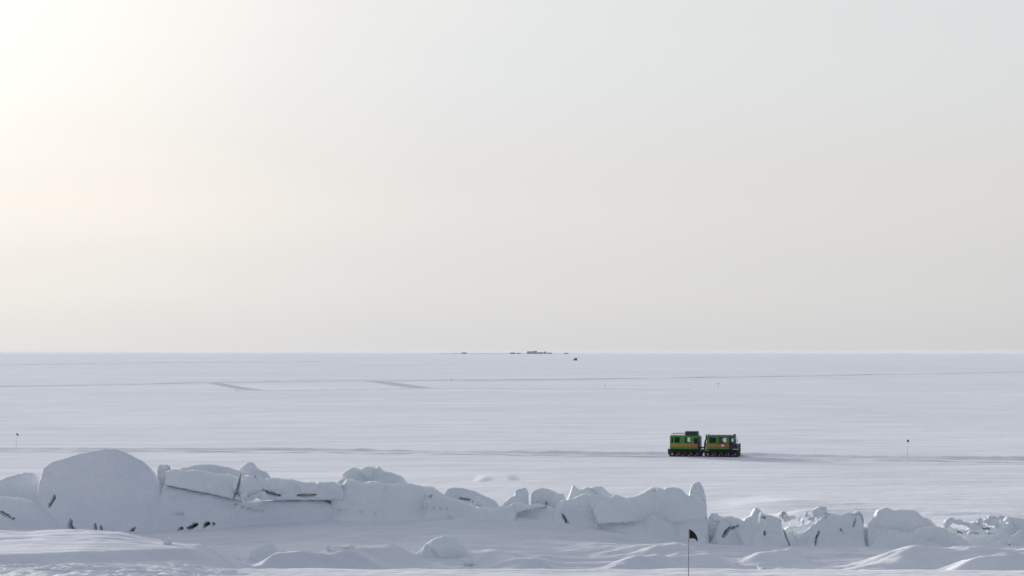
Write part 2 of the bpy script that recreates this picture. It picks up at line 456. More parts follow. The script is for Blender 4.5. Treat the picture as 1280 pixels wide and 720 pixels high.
# ------------------------------------------------------------------ snow roads (ruts with a ploughed berm on the far side)
def snow_road(path, label, hb, width=7.0, step=1.5, bump=0.06, seed=0.0, both=False, fades=None, mat=None):
    pts = []
    for px, py in path:
        D = F * CAMZ / (py - HZ)
        pts.append((wx(px, D), D))
    pts = np.array(pts)
    seg = np.hypot(*np.diff(pts, axis=0).T)
    s = np.concatenate([[0], np.cumsum(seg)])
    n = int(s[-1] / step) + 2
    t = np.linspace(0, s[-1], n)
    cx = np.interp(t, s, pts[:, 0]); cy = np.interp(t, s, pts[:, 1])
    kk = np.exp(-0.5 * (np.arange(-12, 13) / 5.0) ** 2); kk /= kk.sum()
    cxs = np.convolve(np.pad(cx, 12, mode='reflect', reflect_type='odd'), kk, mode='valid')
    cys = np.convolve(np.pad(cy, 12, mode='reflect', reflect_type='odd'), kk, mode='valid')
    tx, ty = np.gradient(cxs), np.gradient(cys)
    ln = np.hypot(tx, ty); nx_, ny_ = -ty / ln, tx / ln
    flip = np.sign(ny_.mean()); nx_ *= flip; ny_ *= flip      # +n points away from the viewer's side
    w = width / 2
    prof = [(-w - 1.2, -0.06), (-w - 0.5, 0.0), (-w, 0.02), (-w + 0.5, 0.01), (-w * 0.55, 0.01), (-w * 0.5, -0.02), (-w * 0.3, -0.02),
            (-w * 0.24, 0.05), (w * 0.24, 0.05), (w * 0.3, 0.0), (w * 0.5, 0.0), (w * 0.55, 0.05), (w - 0.9, 0.02),
            (w - 0.2, hb * 0.30), (w + 0.5, hb * 0.75), (w + 1.0, hb), (w + 1.6, hb * 0.85), (w + 2.6, hb * 0.25), (w + 4.0, -0.06)]
    if both:      # flat-driven side track without banks
        prof = [(-w - 0.3, -0.06), (-w, 0.01), (-w * 0.6, 0.02), (-w * 0.4, -0.02), (0, 0.02), (w * 0.4, -0.02), (w * 0.6, 0.02), (w, 0.01), (w + 0.3, -0.06)]
    fd = np.ones(n) if fades is None else np.interp(t, s, np.array(fades, float))
    V = np.zeros((n, len(prof), 3))
    for k, (o_, z_) in enumerate(prof):
        x = cxs + nx_ * o_; y = cys + ny_ * o_
        if z_ > 0.08:
            z = fd * z_ * (0.75 + 0.9 * fbm(t * 0.03, seed, 0.2, 3) + 0.35 * perlin(t * 0.5, seed + k * 0.4, 1.0))
        else:
            z = z_ + bump * perlin(t * 0.35, seed + k, 0.4) * (0 < k < len(prof) - 1)
        V[:, k] = np.stack([x, y, hfun(x, y) + 0.03 + z], -1)
    o = grid_mesh('snow_road', V, mat or M_ROAD)
    tag(o, label, 'snow road', kind='structure')
    return o

snow_road([(-160,563.8),(0,563.8),(150,564.2),(300,565),(420,566.2),(560,568),(700,570),(830,571.2),(1000,574),(1150,576.5),(1280,578.5),(1460,581)],
          'packed snow road with a low berm that the green carrier drives along', 0.40, 5.0, 0.6, seed=1.0)
snow_road([(-160,485),(0,483.8),(100,482),(160,481.2),(230,479.3),(265,478.3),(335,477.8),(400,476.8),(460,476.3),(530,475.8),(600,475.6),(700,474.8),
           (830,472.8),(920,471.8),(1120,468.3),(1200,467),(1280,465.2),(1420,462)],
          'long pale snow road running across the plain below the horizon', 0.26, 6.0, 4.0, seed=2.0)
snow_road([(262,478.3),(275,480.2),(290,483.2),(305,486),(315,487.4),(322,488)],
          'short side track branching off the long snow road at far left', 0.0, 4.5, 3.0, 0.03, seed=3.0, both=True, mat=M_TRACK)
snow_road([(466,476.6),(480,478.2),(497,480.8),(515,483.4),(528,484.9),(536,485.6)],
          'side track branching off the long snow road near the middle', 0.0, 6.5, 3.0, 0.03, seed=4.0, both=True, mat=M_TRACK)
snow_road([(300,488.6),(420,488),(560,485),(640,486.2),(740,486.8),(860,487)],
          'thin faint wheel track crossing the plain just nearer than the long road', 0.13, 4.0, 3.0, seed=6.0)
snow_road([(-160,458),(0,456.4),(80,455.4),(180,453.8),(320,452.8),(420,452)],
          'faintest snow track, farthest away at the left below the horizon', 0.35, 7.0, 12.0, seed=5.0)

# ------------------------------------------------------------------ pressure ridge blocks
def smooth1(a, k):
    if k <= 0: return a
    ker = np.exp(-0.5 * (np.arange(-3 * k, 3 * k + 1) / k) ** 2); ker /= ker.sum()
    return np.convolve(np.pad(a, 3 * k, mode='reflect', reflect_type='odd'), ker, mode='valid')

def loft(name, label, cat, top, D, T, bot=None, n=5.0, lean=0.4, amp=0.07, amp2=0.032, freq=0.7, res=0.055, end=0.5, bulge=0.3,
         cracks=(), mat=None, sm=1, group='ice and snow of the pressure ridge', seed=0.0, backdrop=None, flare=1.25, facet=1.0):
    """a solid body: its top line in the photograph's columns/rows at distance D, T metres deep"""
    Dc = D + 0.06 * T + lean
    bulge *= 0.3
    P = np.array([(wx(p, Dc), wz(r_, Dc)) for p, r_ in top])
    seg = np.hypot(*np.diff(P, axis=0).T)
    s = np.concatenate([[0], np.cumsum(seg)])
    m = max(12, int(s[-1] / res))
    t = np.linspace(0, s[-1], m)
    X = np.interp(t, s, P[:, 0]); ZT = np.interp(t, s, P[:, 1])
    X = smooth1(X, sm); ZT = smooth1(ZT, sm)
    rough_ = np.clip(amp / 0.06, 0.6, 1.6)
    ZT = ZT + rough_ * (0.055 * fbm(t * 0.9, seed, 0.7, 4, 0.6) - 0.05 * np.maximum(0, perlin(t * 1.7, seed + 3, 0.2)))
    if mat is M_ICE:
        kn = np.cumsum(np.random.default_rng(int(seed * 100)).uniform(0.12, 0.55, 400))
        ZT = ZT + np.interp(t, kn, np.random.default_rng(int(seed * 77)).uniform(-0.12, 0.07, 400)) * min(1.0, 2.5 * amp / 0.07)
    X = np.maximum.accumulate(X + np.arange(m) * 1e-5)
    if bot is None:
        ZB = hfun(X, np.full_like(X, D + T * 0.2), False) - 0.5
        half = True
    else:
        B = np.array([(wx(p, Dc), wz(r_, Dc)) for p, r_ in bot])
        ZB = np.interp(X, B[:, 0], B[:, 1]); half = False
    ZB = np.minimum(ZB, ZT - 0.05)
    H = np.median(ZT - ZB)
    a = T / 2
    # superellipse section resampled evenly
    n = n * (1.5 if mat is M_ICE else 2.2)
    phi = np.linspace(0, math.pi if half else 2 * math.pi, 4000)
    c, q = np.cos(phi), np.sin(phi)
    sy = -np.sign(c) * np.abs(c) ** (2 / n); sz = np.sign(q) * np.abs(q) ** (2 / n)
    hh = H if half else H / 2
    L = np.concatenate([[0], np.cumsum(np.hypot(np.diff(sy) * a, np.diff(sz) * hh))])
    ringn = max(16, int(L[-1] / res))
    tt = np.linspace(0, L[-1], ringn, endpoint=half)
    SY = np.interp(tt, L, sy); SZ = np.interp(tt, L, sz)
    dist = np.minimum(X - X[0], X[-1] - X)
    e = np.clip(dist / end, 0, 1)
    tap = np.sqrt(np.clip(1 - (1 - e) ** 2, 0.0004, 1))
    uu = (X - X[0]) / (X[-1] - X[0]) * 2 - 1
    V = np.zeros((m, ringn, 3))
    frac = (SZ if half else 0.5 + 0.5 * SZ)[None, :]
    V[..., 0] = X[:, None]
    V[..., 2] = ZB[:, None] + (ZT - ZB)[:, None] * frac
    V[..., 1] = D + a * (1 + SY[None, :]) * (0.15 + 0.85 * tap[:, None]) + lean * frac + bulge * (uu ** 2)[:, None]
    fl = np.clip(1 - frac / 0.55, 0, 1) ** 2
    V[..., 1] -= np.where(SY[None, :] < 0.2, flare * fl, 0) * (1 if half else 0)
    if backdrop is None: backdrop = 0.35 * T if half else 0.12 * T
    V[..., 2] -= backdrop * np.clip((SY + 1) / 2, 0, 1)[None, :] * np.clip(frac, 0, 1) ** 2
    x, y, z = V[..., 0], V[..., 1], V[..., 2]
    # broad dents, chipped facets and fine crust
    n1 = fbm(x * freq + seed, y * freq, z * freq, 2)
    n2 = fbm(x * freq - 4.2, y * freq + seed, z * freq + 8.8, 2)
    cell = np.abs(perlin(x * 1.1 + seed * 1.7, y * 1.1, z * 1.4))
    n3 = fbm(x * 4.0, y * 4.0 + seed, z * 4.0, 3)
    n4 = fbm(x * 11.0, y * 11.0, z * 11.0 + seed, 2)
    V[..., 1] += 0.024 * n4
    V[..., 2] += 0.016 * n4
    topside = np.where(frac > 0.93, 0.35, 1.0)
    if mat is M_ICE:
        rg_ = np.random.default_rng(int(seed * 10))
        nS = int(max(5, (X[-1] - X[0]) * H / 1.1))
        sx_, sz_ = rg_.uniform(X[0], X[-1], nS), rg_.uniform(ZB.min() + 0.3, ZT.max(), nS)
        tx_, tz_, of_ = rg_.normal(0, 0.27, nS), rg_.normal(0, 0.20, nS), rg_.normal(0, 0.045, nS)
        xw, zw = x + 0.12 * n2, z + 0.12 * n1
        d2 = (xw[..., None] - sx_) ** 2 + ((zw[..., None] - sz_) * 1.2) ** 2
        w_ = np.exp(-26.0 * (d2 - d2.min(-1, keepdims=True)))
        w_ /= w_.sum(-1, keepdims=True)
        fac = (w_ * (tx_ * (x[..., None] - sx_) + tz_ * (z[..., None] - sz_) + of_)).sum(-1)
        V[..., 1] += facet * fac * (frac < 0.999) * np.clip(frac * 2.5, 0, 1)
    cell2 = np.abs(perlin(x * 0.55 + seed, y * 0.5, z * 0.8 + 0.4 * x))
    strata = perlin(x * 0.25, seed, z * 5.0 + 0.8 * x)
    V[..., 1] += (amp * 2.4 * n1 + amp * 1.6 * (cell - 0.2) + amp * 3.0 * (cell2 - 0.2)) * topside + amp2 * 1.2 * n3 + 0.012 * strata
    V[..., 2] += amp2 * 0.9 * n3 + amp * 0.4 * n2
    V[..., 0] += amp * 0.7 * n2
    for pts, wdt, dep in cracks:
        Q = np.array([(wx(p, D + lean * 0.4), wz(r_, D + lean * 0.4)) for p, r_ in pts])
        best = np.full(V.shape[:2], 1e9)
        wob_ = 0.03 * fbm(z * 5 + seed, x * 5, 0.5, 2)
        for k in range(len(Q) - 1):
            p0, p1 = Q[k], Q[k + 1]
            d = p1 - p0; l2 = (d ** 2).sum() + 1e-9
            tp = np.clip(((x - p0[0]) * d[0] + (z - p0[1]) * d[1]) / l2, 0, 1)
            dd = np.hypot(x + wob_ - p0[0] - tp * d[0], z - p0[1] - tp * d[1])
            al = (k + tp) / (len(Q) - 1)
            wl_ = 0.78 * wdt * (0.30 + 0.70 * (1 - np.abs(2 * al - 1) ** 1.6)) * (1 + 0.9 * perlin(x * 4 + seed, z * 4, 3.1))
            best = np.minimum(best, dd / np.maximum(wl_, 0.02))
        front = (SY[None, :] < 0.0) & (frac < 0.995)
        prof = np.clip((1 - best) / 0.5, 0, 1)
        V[..., 1] += np.where(front, dep * prof, 0)
    o = grid_mesh(name, V, mat or M_SNOW, closed=not half)
    # close the ends
    bm = bmesh.new(); bm.from_mesh(o.data)
    bmesh.ops.holes_fill(bm, edges=[e_ for e_ in bm.edges if e_.is_boundary], sides=0)
    bmesh.ops.recalc_face_normals(bm, faces=bm.faces)
    for f in bm.faces: f.smooth = True
    bm.to_mesh(o.data); bm.free()
    # origin at the thing's base
    cx_, cy_, cz_ = float(X.mean()), float(D + a), float(ZB.min())
    o.data.transform(Matrix.Translation((-cx_, -cy_, -cz_)))
    o.location = (cx_, cy_, cz_)
    tag(o, label, cat, group)
    return o

loft('snow_mound', 'low rounded snow mound at left picture edge beside the big dome', 'snow mound',
     [(-95,660),(-80,625),(-50,606),(-20,597),(0,591.5),(14,586),(30,582.5),(42,583.5),(49,590),(54,604),(62,640)], 107.5, 5.0, n=3.2, lean=0.6, end=1.2, seed=1.1, amp=0.05)
loft('snow_bank', 'sloping snow bank at left picture edge below the rounded mound', 'snow bank',
     [(-110,672),(-90,640),(-60,622),(-30,614),(0,612),(30,615),(55,624),(75,638),(90,655),(98,672)], 104.6, 4.6, n=2.6, lean=1.2, end=1.2, seed=2.3, amp=0.06,
     cracks=[([(-6,637),(6,643),(18,649)], 0.06, 0.7)])
loft('ice_block', 'largest dome-topped slab of snow-covered ice, tallest at left', 'ice block',
     [(45,690),(47,650),(48.5,615),(51,595),(56,579),(63,574.5),(80,569),(100,563.5),(118,559.5),(132,556.8),(143,556.6),(152,559.5),(166,566),(180,573),(187,580),
      (195,588),(200,600),(203,630),(206,690)], 105.6, 5.0, n=7.0, lean=0.5, end=0.7, bulge=0.5, seed=3.7, amp=0.05,
     cracks=[([(61,634.5),(65,628),(70,618)], 0.075, 1.2), ([(91,649),(92,660),(99,661)], 0.12, 1.0), ([(123,655),(124,663)], 0.08, 0.9), ([(130,656),(133,664)], 0.07, 0.9),
             ([(163,668),(168,665),(171,659)], 0.10, 1.2), ([(0,600),(40,602)], 0.04, 0.2)])
loft('ice_block', 'thin upright splinter of ice just right of the big dome', 'ice block',
     [(194,640),(196.5,602),(198,579),(200.5,576.5),(204,578.5),(207,577.8),(211,581),(213,588),(216,640)], 107.4, 1.3, n=7, lean=0.2, end=0.2, bulge=0.05, seed=4.9, amp=0.04, mat=M_ICE, res=0.045)
loft('ice_slab', 'long tilted log-like ice slab leaning right of the upright splinter', 'ice slab',
     [(207,600),(209,586),(214,582.5),(232,583.5),(255,587.5),(280,592),(296,594.5),(301,599),(303,612)], 105.95, 2.2,
     bot=[(205,606),(212,607),(235,611.5),(260,616.5),(285,622),(300,625.5),(305,626)], n=4.0, lean=0.15, end=0.3, bulge=0.1, seed=5.3, amp=0.05, mat=M_ICE)
loft('snow_bank', 'broad smooth snow bank below the long tilted slab', 'snow bank',
     [(186,690),(190,640),(196,612),(206,601),(220,603),(240,607),(270,613),(300,619.5),(318,621.5),(340,620.5),(370,620),(390,620),(406,621),(420,628),(432,650),(442,690)], 105.3, 4.2, n=4.0, lean=1.1, end=0.9, bulge=0.2,
     seed=6.1, amp=0.06,
     cracks=[([(226.5,662),(231,659.5)], 0.09, 1.3), ([(236.5,660),(242,658),(249,655)], 0.12, 1.5), ([(257.5,657.5),(260,654.5),(263.5,653)], 0.11, 1.4), ([(216,643),(240,642)], 0.03, 0.12),
             ([(290,630),(312,637),(330,640)], 0.03, 0.15), ([(268,654),(271,653.5)], 0.05, 0.6)])
loft('snow_bank', 'shadowed snow fill lying behind the tilted slabs', 'snow bank',
     [(190,690),(196,625),(205,606),(240,604),(300,606),(360,607),(420,608),(430,640),(440,690)], 109.0, 2.5, n=3.0, lean=0.5, end=0.8, seed=6.9, amp=0.05)
loft('ice_slab', 'second flat ice slab resting on the bank left of the peaked mound', 'ice slab',
     [(326,612),(327,598),(332,593),(345,594),(370,597.5),(395,601),(410,600),(424,602),(430,612)], 106.0, 2.2,
     bot=[(324,620),(332,624),(350,625.5),(372,625),(396,625),(430,625)], n=4.5, lean=0.1, end=0.3, bulge=0.1, seed=7.7, amp=0.06, mat=M_ICE,
     cracks=[([(328,612),(338,617),(352,619.5)], 0.09, 0.7), ([(372,619.5),(395,618.5)], 0.11, 0.7)])
loft('snow_mound', 'back shoulder of the peaked mound, left of its lit edge', 'snow mound',
     [(391,690),(392.5,640),(394,622),(399,606),(412,599),(424,593),(436,592),(446,600),(452,620),(460,690)], 106.6, 3.0, n=5.0, lean=0.5, end=0.4, bulge=0.1, seed=9.4, amp=0.06, mat=M_ICE,
     cracks=[([(389.5,650),(390,657)], 0.06, 0.6), ([(397,630),(394,637)], 0.06, 0.5)])
loft('ice_block', 'jagged cap of ice crowning the peaked mound in the ridge', 'ice block',
     [(427,606),(429,592),(432,586.5),(437,582.8),(446,582),(450,583.5),(455,580.3),(464,581.5),(480,586.5),(494,591.5),(506,596.5),(516,606)], 108.2, 2.2, n=4.0, lean=0.3, end=0.4, bulge=0.1,
     seed=10.2, amp=0.07, mat=M_ICE, bot=[(425,612),(520,612)], sm=1)
loft('snow_mound', 'peaked wide ice mound with lit left edge, left of centre', 'snow mound',
     [(406,690),(410,640),(415,617),(424,604.5),(433,594.5),(440,596.5),(470,597),(500,597),(512,597.5),(532,602),(556,609),(572,618.5),(598,628),(620,632),(632,627),(642,623),(656,625.5),(674,625),(690,629),(704,642),(716,690)], 105.2, 4.6, n=6.0, lean=0.7, end=0.8, bulge=0.3,
     seed=11.6, amp=0.06, mat=M_ICE, facet=0.7,
     cracks=[([(536,617),(541,622)], 0.04, 0.3), ([(420,638),(470,641)], 0.03, 0.1), ([(500,634),(560,636)], 0.03, 0.1)])
loft('ice_slab', 'thin ice slab sloping down right behind the peaked mound', 'ice slab',
     [(556,616),(560,609.5),(568,608.3),(580,609.5),(594,613),(610,619.5),(621,625.5),(625,632)], 107.0, 2.2,
     bot=[(554,626),(572,628),(590,631),(606,636),(627,640)], n=4.0, lean=0.15, end=0.3, bulge=0.1, seed=12.5, amp=0.05,
     cracks=[([(573,623),(588,625)], 0.07, 0.5), ([(591,627),(597,631)], 0.08, 0.6)])
loft('ice_block', 'square-cornered ice block left of the bright vertical crack', 'ice block',
     [(622,640),(630,626),(638,618.5),(643,616.5),(644.5,608.5),(652,607.8),(658,608.6),(660.5,612),(661.5,640)], 106.8, 2.4, n=8.0, lean=0.2, end=0.25, bulge=0.05, seed=14.2, amp=0.05, sm=1, mat=M_ICE)
loft('ice_block', 'flat-topped ice block right of the bright vertical crack', 'ice block',
     [(664,650),(664.8,616),(666,609.5),(680,608),(694,609.3),(704,613),(708,622),(710,650)], 107.0, 2.6, n=7.0, lean=0.25, end=0.3, bulge=0.05, seed=15.8, amp=0.07, mat=M_ICE,
     cracks=[([(682,626),(684,632)], 0.05, 0.3)])
loft('ice_block', 'two-horned ice block rising behind the big central wall', 'ice block',
     [(697,640),(702,624),(710,613.5),(713.5,607),(716,601.5),(719,603.5),(724,605.3),(736,605.8),(746,603),(752,603.3),(758,608),(766,614),(774,618),(782,640)], 108.6, 2.4, n=4.5, lean=0.35, end=0.5, bulge=0.1,
     seed=16.6, amp=0.08, mat=M_ICE, sm=1)
loft('ice_block', 'big central wall of bluish ice, flat faced, behind the near flag', 'ice block',
     [(687,690),(690,650),(694,632),(699,624),(707,618.5),(722,615.5),(740,614),(770,615.5),(797,614.5),(808,610),(817,607),(822,606),(832,606.5),(841,602.8),(850,604),(855,609),
      (861,616),(870,616),(880,619),(882,640),(885,668),(887,690)], 105.2, 4.4, n=7.0, lean=0.5, end=0.6, bulge=0.3, seed=17.9, amp=0.06, mat=M_ICE,
     cracks=[([(703,642),(706,648),(709,655),(711,661)], 0.09, 0.6), ([(716,657),(780,660)], 0.03, 0.1)])
loft('ice_block', 'upright egg-shaped ice knob on the right end of the big wall', 'ice block',
     [(859,650),(860.5,625),(862,609),(866,602.5),(871,600.3),(876,601.5),(879.5,607),(882,617),(883,632),(884,650)], 106.3, 1.2, n=4.0, lean=0.15, end=0.3, bulge=0.05, seed=18.3, amp=0.07, mat=M_ICE, res=0.045)
# right-hand, lower part of the ridge
loft('snow_bank', 'low snow fill joining the broken blocks of the right ridge', 'snow bank',
     [(868,690),(884,660),(900,655),(940,656),(980,658),(1010,663),(1050,656),(1080,654),(1120,655),(1170,662),(1220,662),(1260,658),(1320,658),(1380,690)], 106.0, 3.0, n=3.0, lean=0.6, end=1.0, seed=19.7, amp=0.08)
loft('snow_mound', 'small sunlit snow hump right of the central wall', 'snow mound',
     [(866,690),(876,656),(884,644),(893,640.5),(902,641),(914,650),(930,690)], 107.0, 2.5, n=3.0, lean=0.5, end=0.5, seed=19.1, amp=0.06)
loft('ice_block', 'low ice chunk with a zigzag crack, right of the wall', 'ice block',
     [(880,690),(889,668),(896,646.5),(904,641),(914,642.5),(922,640.5),(929,645),(936,648),(948,655),(966,690)], 105.6, 2.6, n=5.0, lean=0.5, end=0.5, bulge=0.1, seed=20.7, amp=0.08, mat=M_ICE,
     cracks=[([(903,670),(908,664),(911,659.5)], 0.11, 0.8), ([(910,660.5),(918,659),(924.5,656.5)], 0.05, 0.5)])
loft('ice_block', 'pointed ice peak with a small black hole, right half', 'ice block',
     [(918,690),(926,652),(931,645),(940,635),(946,627.5),(950,629),(955,636),(963,638.5),(969,641),(975,641.5),(978,655),(992,668),(1004,690)], 105.4, 3.0, n=4.5, lean=0.7, end=0.6, bulge=0.15, seed=21.5, amp=0.09, mat=M_ICE, sm=1,
     cracks=[([(955,664.5),(955.3,668)], 0.075, 0.9), ([(951,646.5),(960,648)], 0.05, 0.3), ([(981,664),(983,672),(986,681)], 0.045, 0.5)])
loft('snow_mound', 'bright sunlit snow ramp between pointed peak and cracked block', 'snow mound',
     [(966,690),(976,660),(986,652),(998,653),(1012,648),(1022,643),(1032,639),(1044,642),(1056,652),(1064,690)], 107.4, 2.2, n=3.0, lean=0.6, end=0.6, seed=22.1, amp=0.12, amp2=0.05)
loft('ice_block', 'wide ice block with a short slanting crack, right half', 'ice block',
     [(984,690),(998,664),(1010,657),(1022,647),(1032,641),(1033.5,633.5),(1040,637.5),(1052,639.5),(1061,637),(1069,637),(1077,633.5),(1079,640),(1079.5,665),(1081,690)], 105.5, 3.2, n=6.0, lean=0.5, end=0.35, bulge=0.1,
     seed=23.3, amp=0.08, mat=M_ICE, sm=1,
     cracks=[([(1024,665),(1020,672),(1017.5,681)], 0.085, 0.8), ([(1051,661),(1053,665)], 0.05, 0.3), ([(1073,649),(1068,660)], 0.05, 0.25)])
loft('ice_block', 'rounded big ice block right of the tall black crack', 'ice block',
     [(1083.5,700),(1084.5,672),(1085.5,656),(1090,645),(1097,633),(1104,631.5),(1122,632.5),(1139,631.5),(1150,638),(1158,641),(1167,649),(1184,663),(1204,700)], 105.2, 3.4, n=6.0, lean=0.45, end=0.35, bulge=0.25, seed=24.6,
     amp=0.06, mat=M_ICE)
loft('ice_block', 'shadowed ice stub seen inside the tall black crack', 'ice block',
     [(1070,690),(1072,668),(1076,656),(1082,652),(1088,656),(1092,690)], 107.6, 1.2, n=4.0, lean=0.2, end=0.3, seed=25.1, amp=0.05, mat=M_ICE)
loft('ice_slab', 'smooth rounded slab with bright curved edge leaning on big block', 'ice slab',
     [(1127,700),(1131,682),(1134,667),(1142,656.5),(1152,652),(1163,651),(1174,654),(1190,662),(1206,672),(1232,700)], 104.4, 2.2, n=5.0, lean=0.5, end=0.4, bulge=0.1, seed=26.4, amp=0.05, mat=M_ICE)
loft('ice_block', 'long low broken ice ledge toward the right picture edge', 'ice block',
     [(1150,690),(1164,660),(1172,655),(1183,654.5),(1198,657),(1214,655.5),(1222,650),(1230,649.5),(1236,654),(1241,650),(1250,646),(1257,648),(1266,655),(1284,690)], 106.2, 2.6, n=5.0, lean=0.5, end=0.5, bulge=0.1, seed=27.2, amp=0.13, amp2=0.05, freq=1.2, mat=M_ICE, sm=1,
     cracks=[([(1196,664),(1206,668),(1216,673)], 0.05, 0.4), ([(1226,660),(1240,662)], 0.05, 0.3)])
loft('ice_block', 'upper ice block at the right picture edge', 'ice block',
     [(1243,690),(1246,656),(1250,646),(1257,642),(1268,640),(1284,640.5),(1310,643),(1345,650),(1360,690)], 106.8, 2.6, n=5.0, lean=0.4, end=0.5, bulge=0.1, seed=28.5, amp=0.09, mat=M_ICE, sm=1)
loft('ice_block', 'lower ice block at the right picture edge with snowy face', 'ice block',
     [(1254,700),(1257,676),(1264,664),(1276,658),(1290,656),(1312,660),(1335,668),(1350,700)], 105.0, 2.6, n=4.5, lean=0.5, end=0.5, bulge=0.1, seed=29.9, amp=0.10, amp2=0.04, mat=M_ICE, sm=1,
     cracks=[([(1252,678),(1262,681)], 0.06, 0.4)])
loft('ice_block', 'sharp lone wedge of bluish ice in the foreground', 'ice block',
     [(504,702),(514,688),(522,683.5),(532,676),(540,669),(547,664.3),(551,663.3),(558,665.2),(567,665.8),(573,669),(576,677),(581,680),(587,690),(596,702)], 95.0, 2.4, n=5.0, lean=0.8, flare=0.5, end=0.6, bulge=0.15, seed=30.4, amp=0.08, mat=M_ICE, sm=1)
loft('ice_block', 'low flat ice block half buried in foreground snow at left', 'ice block',
     [(310,700),(313,684),(318,679.5),(330,677.5),(342,677.5),(346,683),(349,700)], 95.5, 1.3, n=5, lean=0.2, end=0.25, bulge=0.05, seed=31.3, amp=0.05, mat=M_ICE, group='loose ice in the foreground')
loft('snow_mound', 'flat snow hump far behind the long tilted slab', 'snow mound',
     [(196,606),(212,586),(228,580),(243,575.8),(260,575.5),(282,578.5),(300,584),(322,592),(336,606)], 183, 5.0, n=2.6, lean=1.0, end=2.0, seed=32.2, amp=0.08, res=0.12, group='snow humps behind the ridge')
loft('snow_mound', 'small rounded snow knob behind the ridge near crumbled block', 'snow mound',
     [(286,606),(298,584),(306,577),(313,574),(318,575),(322,582),(334,588),(350,606)], 186, 3.0, n=2.6, lean=0.6, end=1.2, seed=33.2, amp=0.08, res=0.10, group='snow humps behind the ridge')

def chunk(label, px, py, D, w, h, seed, mat=None, sink=0.25, group='loose ice in the foreground', name='ice_chunk'):
    r_ = random.Random(seed)
    bm = bmesh.new()
    for i in range(16):
        v = Vector((r_.gauss(0, 1), r_.gauss(0, 1), r_.gauss(0, 1))).normalized()
        k = max(abs(v.x), abs(v.y), abs(v.z)) ** 0.7
        bm.verts.new((v.x / k * w / 2, v.y / k * w * 0.4, v.z / k * h / 2))
    bmesh.ops.convex_hull(bm, input=bm.verts)
    loose = [v for v in bm.verts if not v.link_faces]
    bmesh.ops.delete(bm, geom=loose, context='VERTS')
    bmesh.ops.bevel(bm, geom=list(bm.edges), offset=min(w, h) * 0.07, segments=2, affect='EDGES', profile=0.5)
    bmesh.ops.triangulate(bm, faces=bm.faces)
    for v in bm.verts:
        nn = perlin(v.co.x * 6 + seed, v.co.y * 6, v.co.z * 6)
        v.co += v.normal * float(nn) * min(w, h) * 0.12
        v.co.z += h / 2 * (1 - sink)
    me = bpy.data.meshes.new(name); bm.to_mesh(me); bm.free()
    for p in me.polygons: p.use_smooth = True
    me.materials.append(mat or M_ICE)
    o = bpy.data.objects.new(name, me); col.objects.link(o)
    X = wx(px, D)
    z = gz(X, D) if py is None else wz(py, D)
    o.location = (X, D, z); o.rotation_euler = (0, 0, r_.uniform(0, 6))
    tag(o, label, 'ice chunk', group)
    return o

chunk('small snow lump left of the low flat ice block', 293, None, 95.0, 0.6, 0.30, 1, M_SNOW)
chunk('small snow lump just left against the low flat block', 307, None, 94.6, 0.45, 0.25, 2, M_SNOW)
chunk('tiny lump of ice on the drift left of the foreground wedge', 411, None, 94.2, 0.36, 0.26, 3)
chunk('tiny flat lump of ice nearest the wedge at its left', 435, None, 94.3, 0.5, 0.16, 4)
chunk('small ice lump at the right foot of the foreground wedge', 586, None, 94.0, 0.45, 0.32, 5)
chunk('single dark-sided lump on the foreground snow right of the flag', 951, None, 84.6, 0.45, 0.24, 6)
chunk('small crumb of ice at the left end of the lit foreground drift', 211, None, 87.8, 0.45, 0.3, 7, M_SNOW)
G2 = 'rubble on the pressure ridge'
chunk('crumbled ice block wedged between the two tilted slabs', 312, 622, 106.0, 1.35, 1.15, 31, group=G2, name='ice_block')
chunk('smaller crumbled ice block topping the gap between tilted slabs', 324, 611, 106.2, 0.85, 0.7, 33, group=G2, name='ice_block')
chunk('crumbled ice piece under the crumbled block between the slabs', 322, 622, 105.5, 0.55, 0.4, 11, group=G2)
chunk('third crumbled ice piece, right below the wedged block', 331, 624, 105.7, 0.6, 0.45, 35, group=G2)
chunk('second crumbled ice piece lower left of the crumbled block', 306, 622, 105.6, 0.4, 0.4, 12, group=G2)
chunk('ice lump perched on the right shoulder of the peaked mound', 536, 619, 105.4, 0.55, 0.4, 13, group=G2)
chunk('ice lump lower down on the face of the peaked mound', 563, 645, 104.9, 0.3, 0.25, 14, group=G2)
chunk('ice lump tucked under the sloping thin slab', 597, 632, 106.2, 0.55, 0.35, 15, group=G2)
chunk('sunlit ice lump at the left of the bright snow ramp', 979, 648, 106.6, 0.5, 0.4, 16, group=G2)
chunk('sunlit ice lump at the top of the bright snow ramp', 1022, 645, 106.4, 0.7, 0.5, 17, group=G2)
chunk('angular ice lump on the low broken ledge at right', 1216, 661, 105.6, 0.8, 0.4, 18, group=G2)
chunk('second angular ice lump beside the right-edge blocks', 1240, 655, 105.8, 0.6, 0.5, 19, group=G2)
chunk('pale ice lump between the rounded slab and the broken ledge', 1186, 658, 105.4, 0.55, 0.45, 20, group=G2)
chunk('ice lump between the small sunlit hump and the zigzag chunk', 893, 651, 106.0, 0.5, 0.4, 21, group=G2)

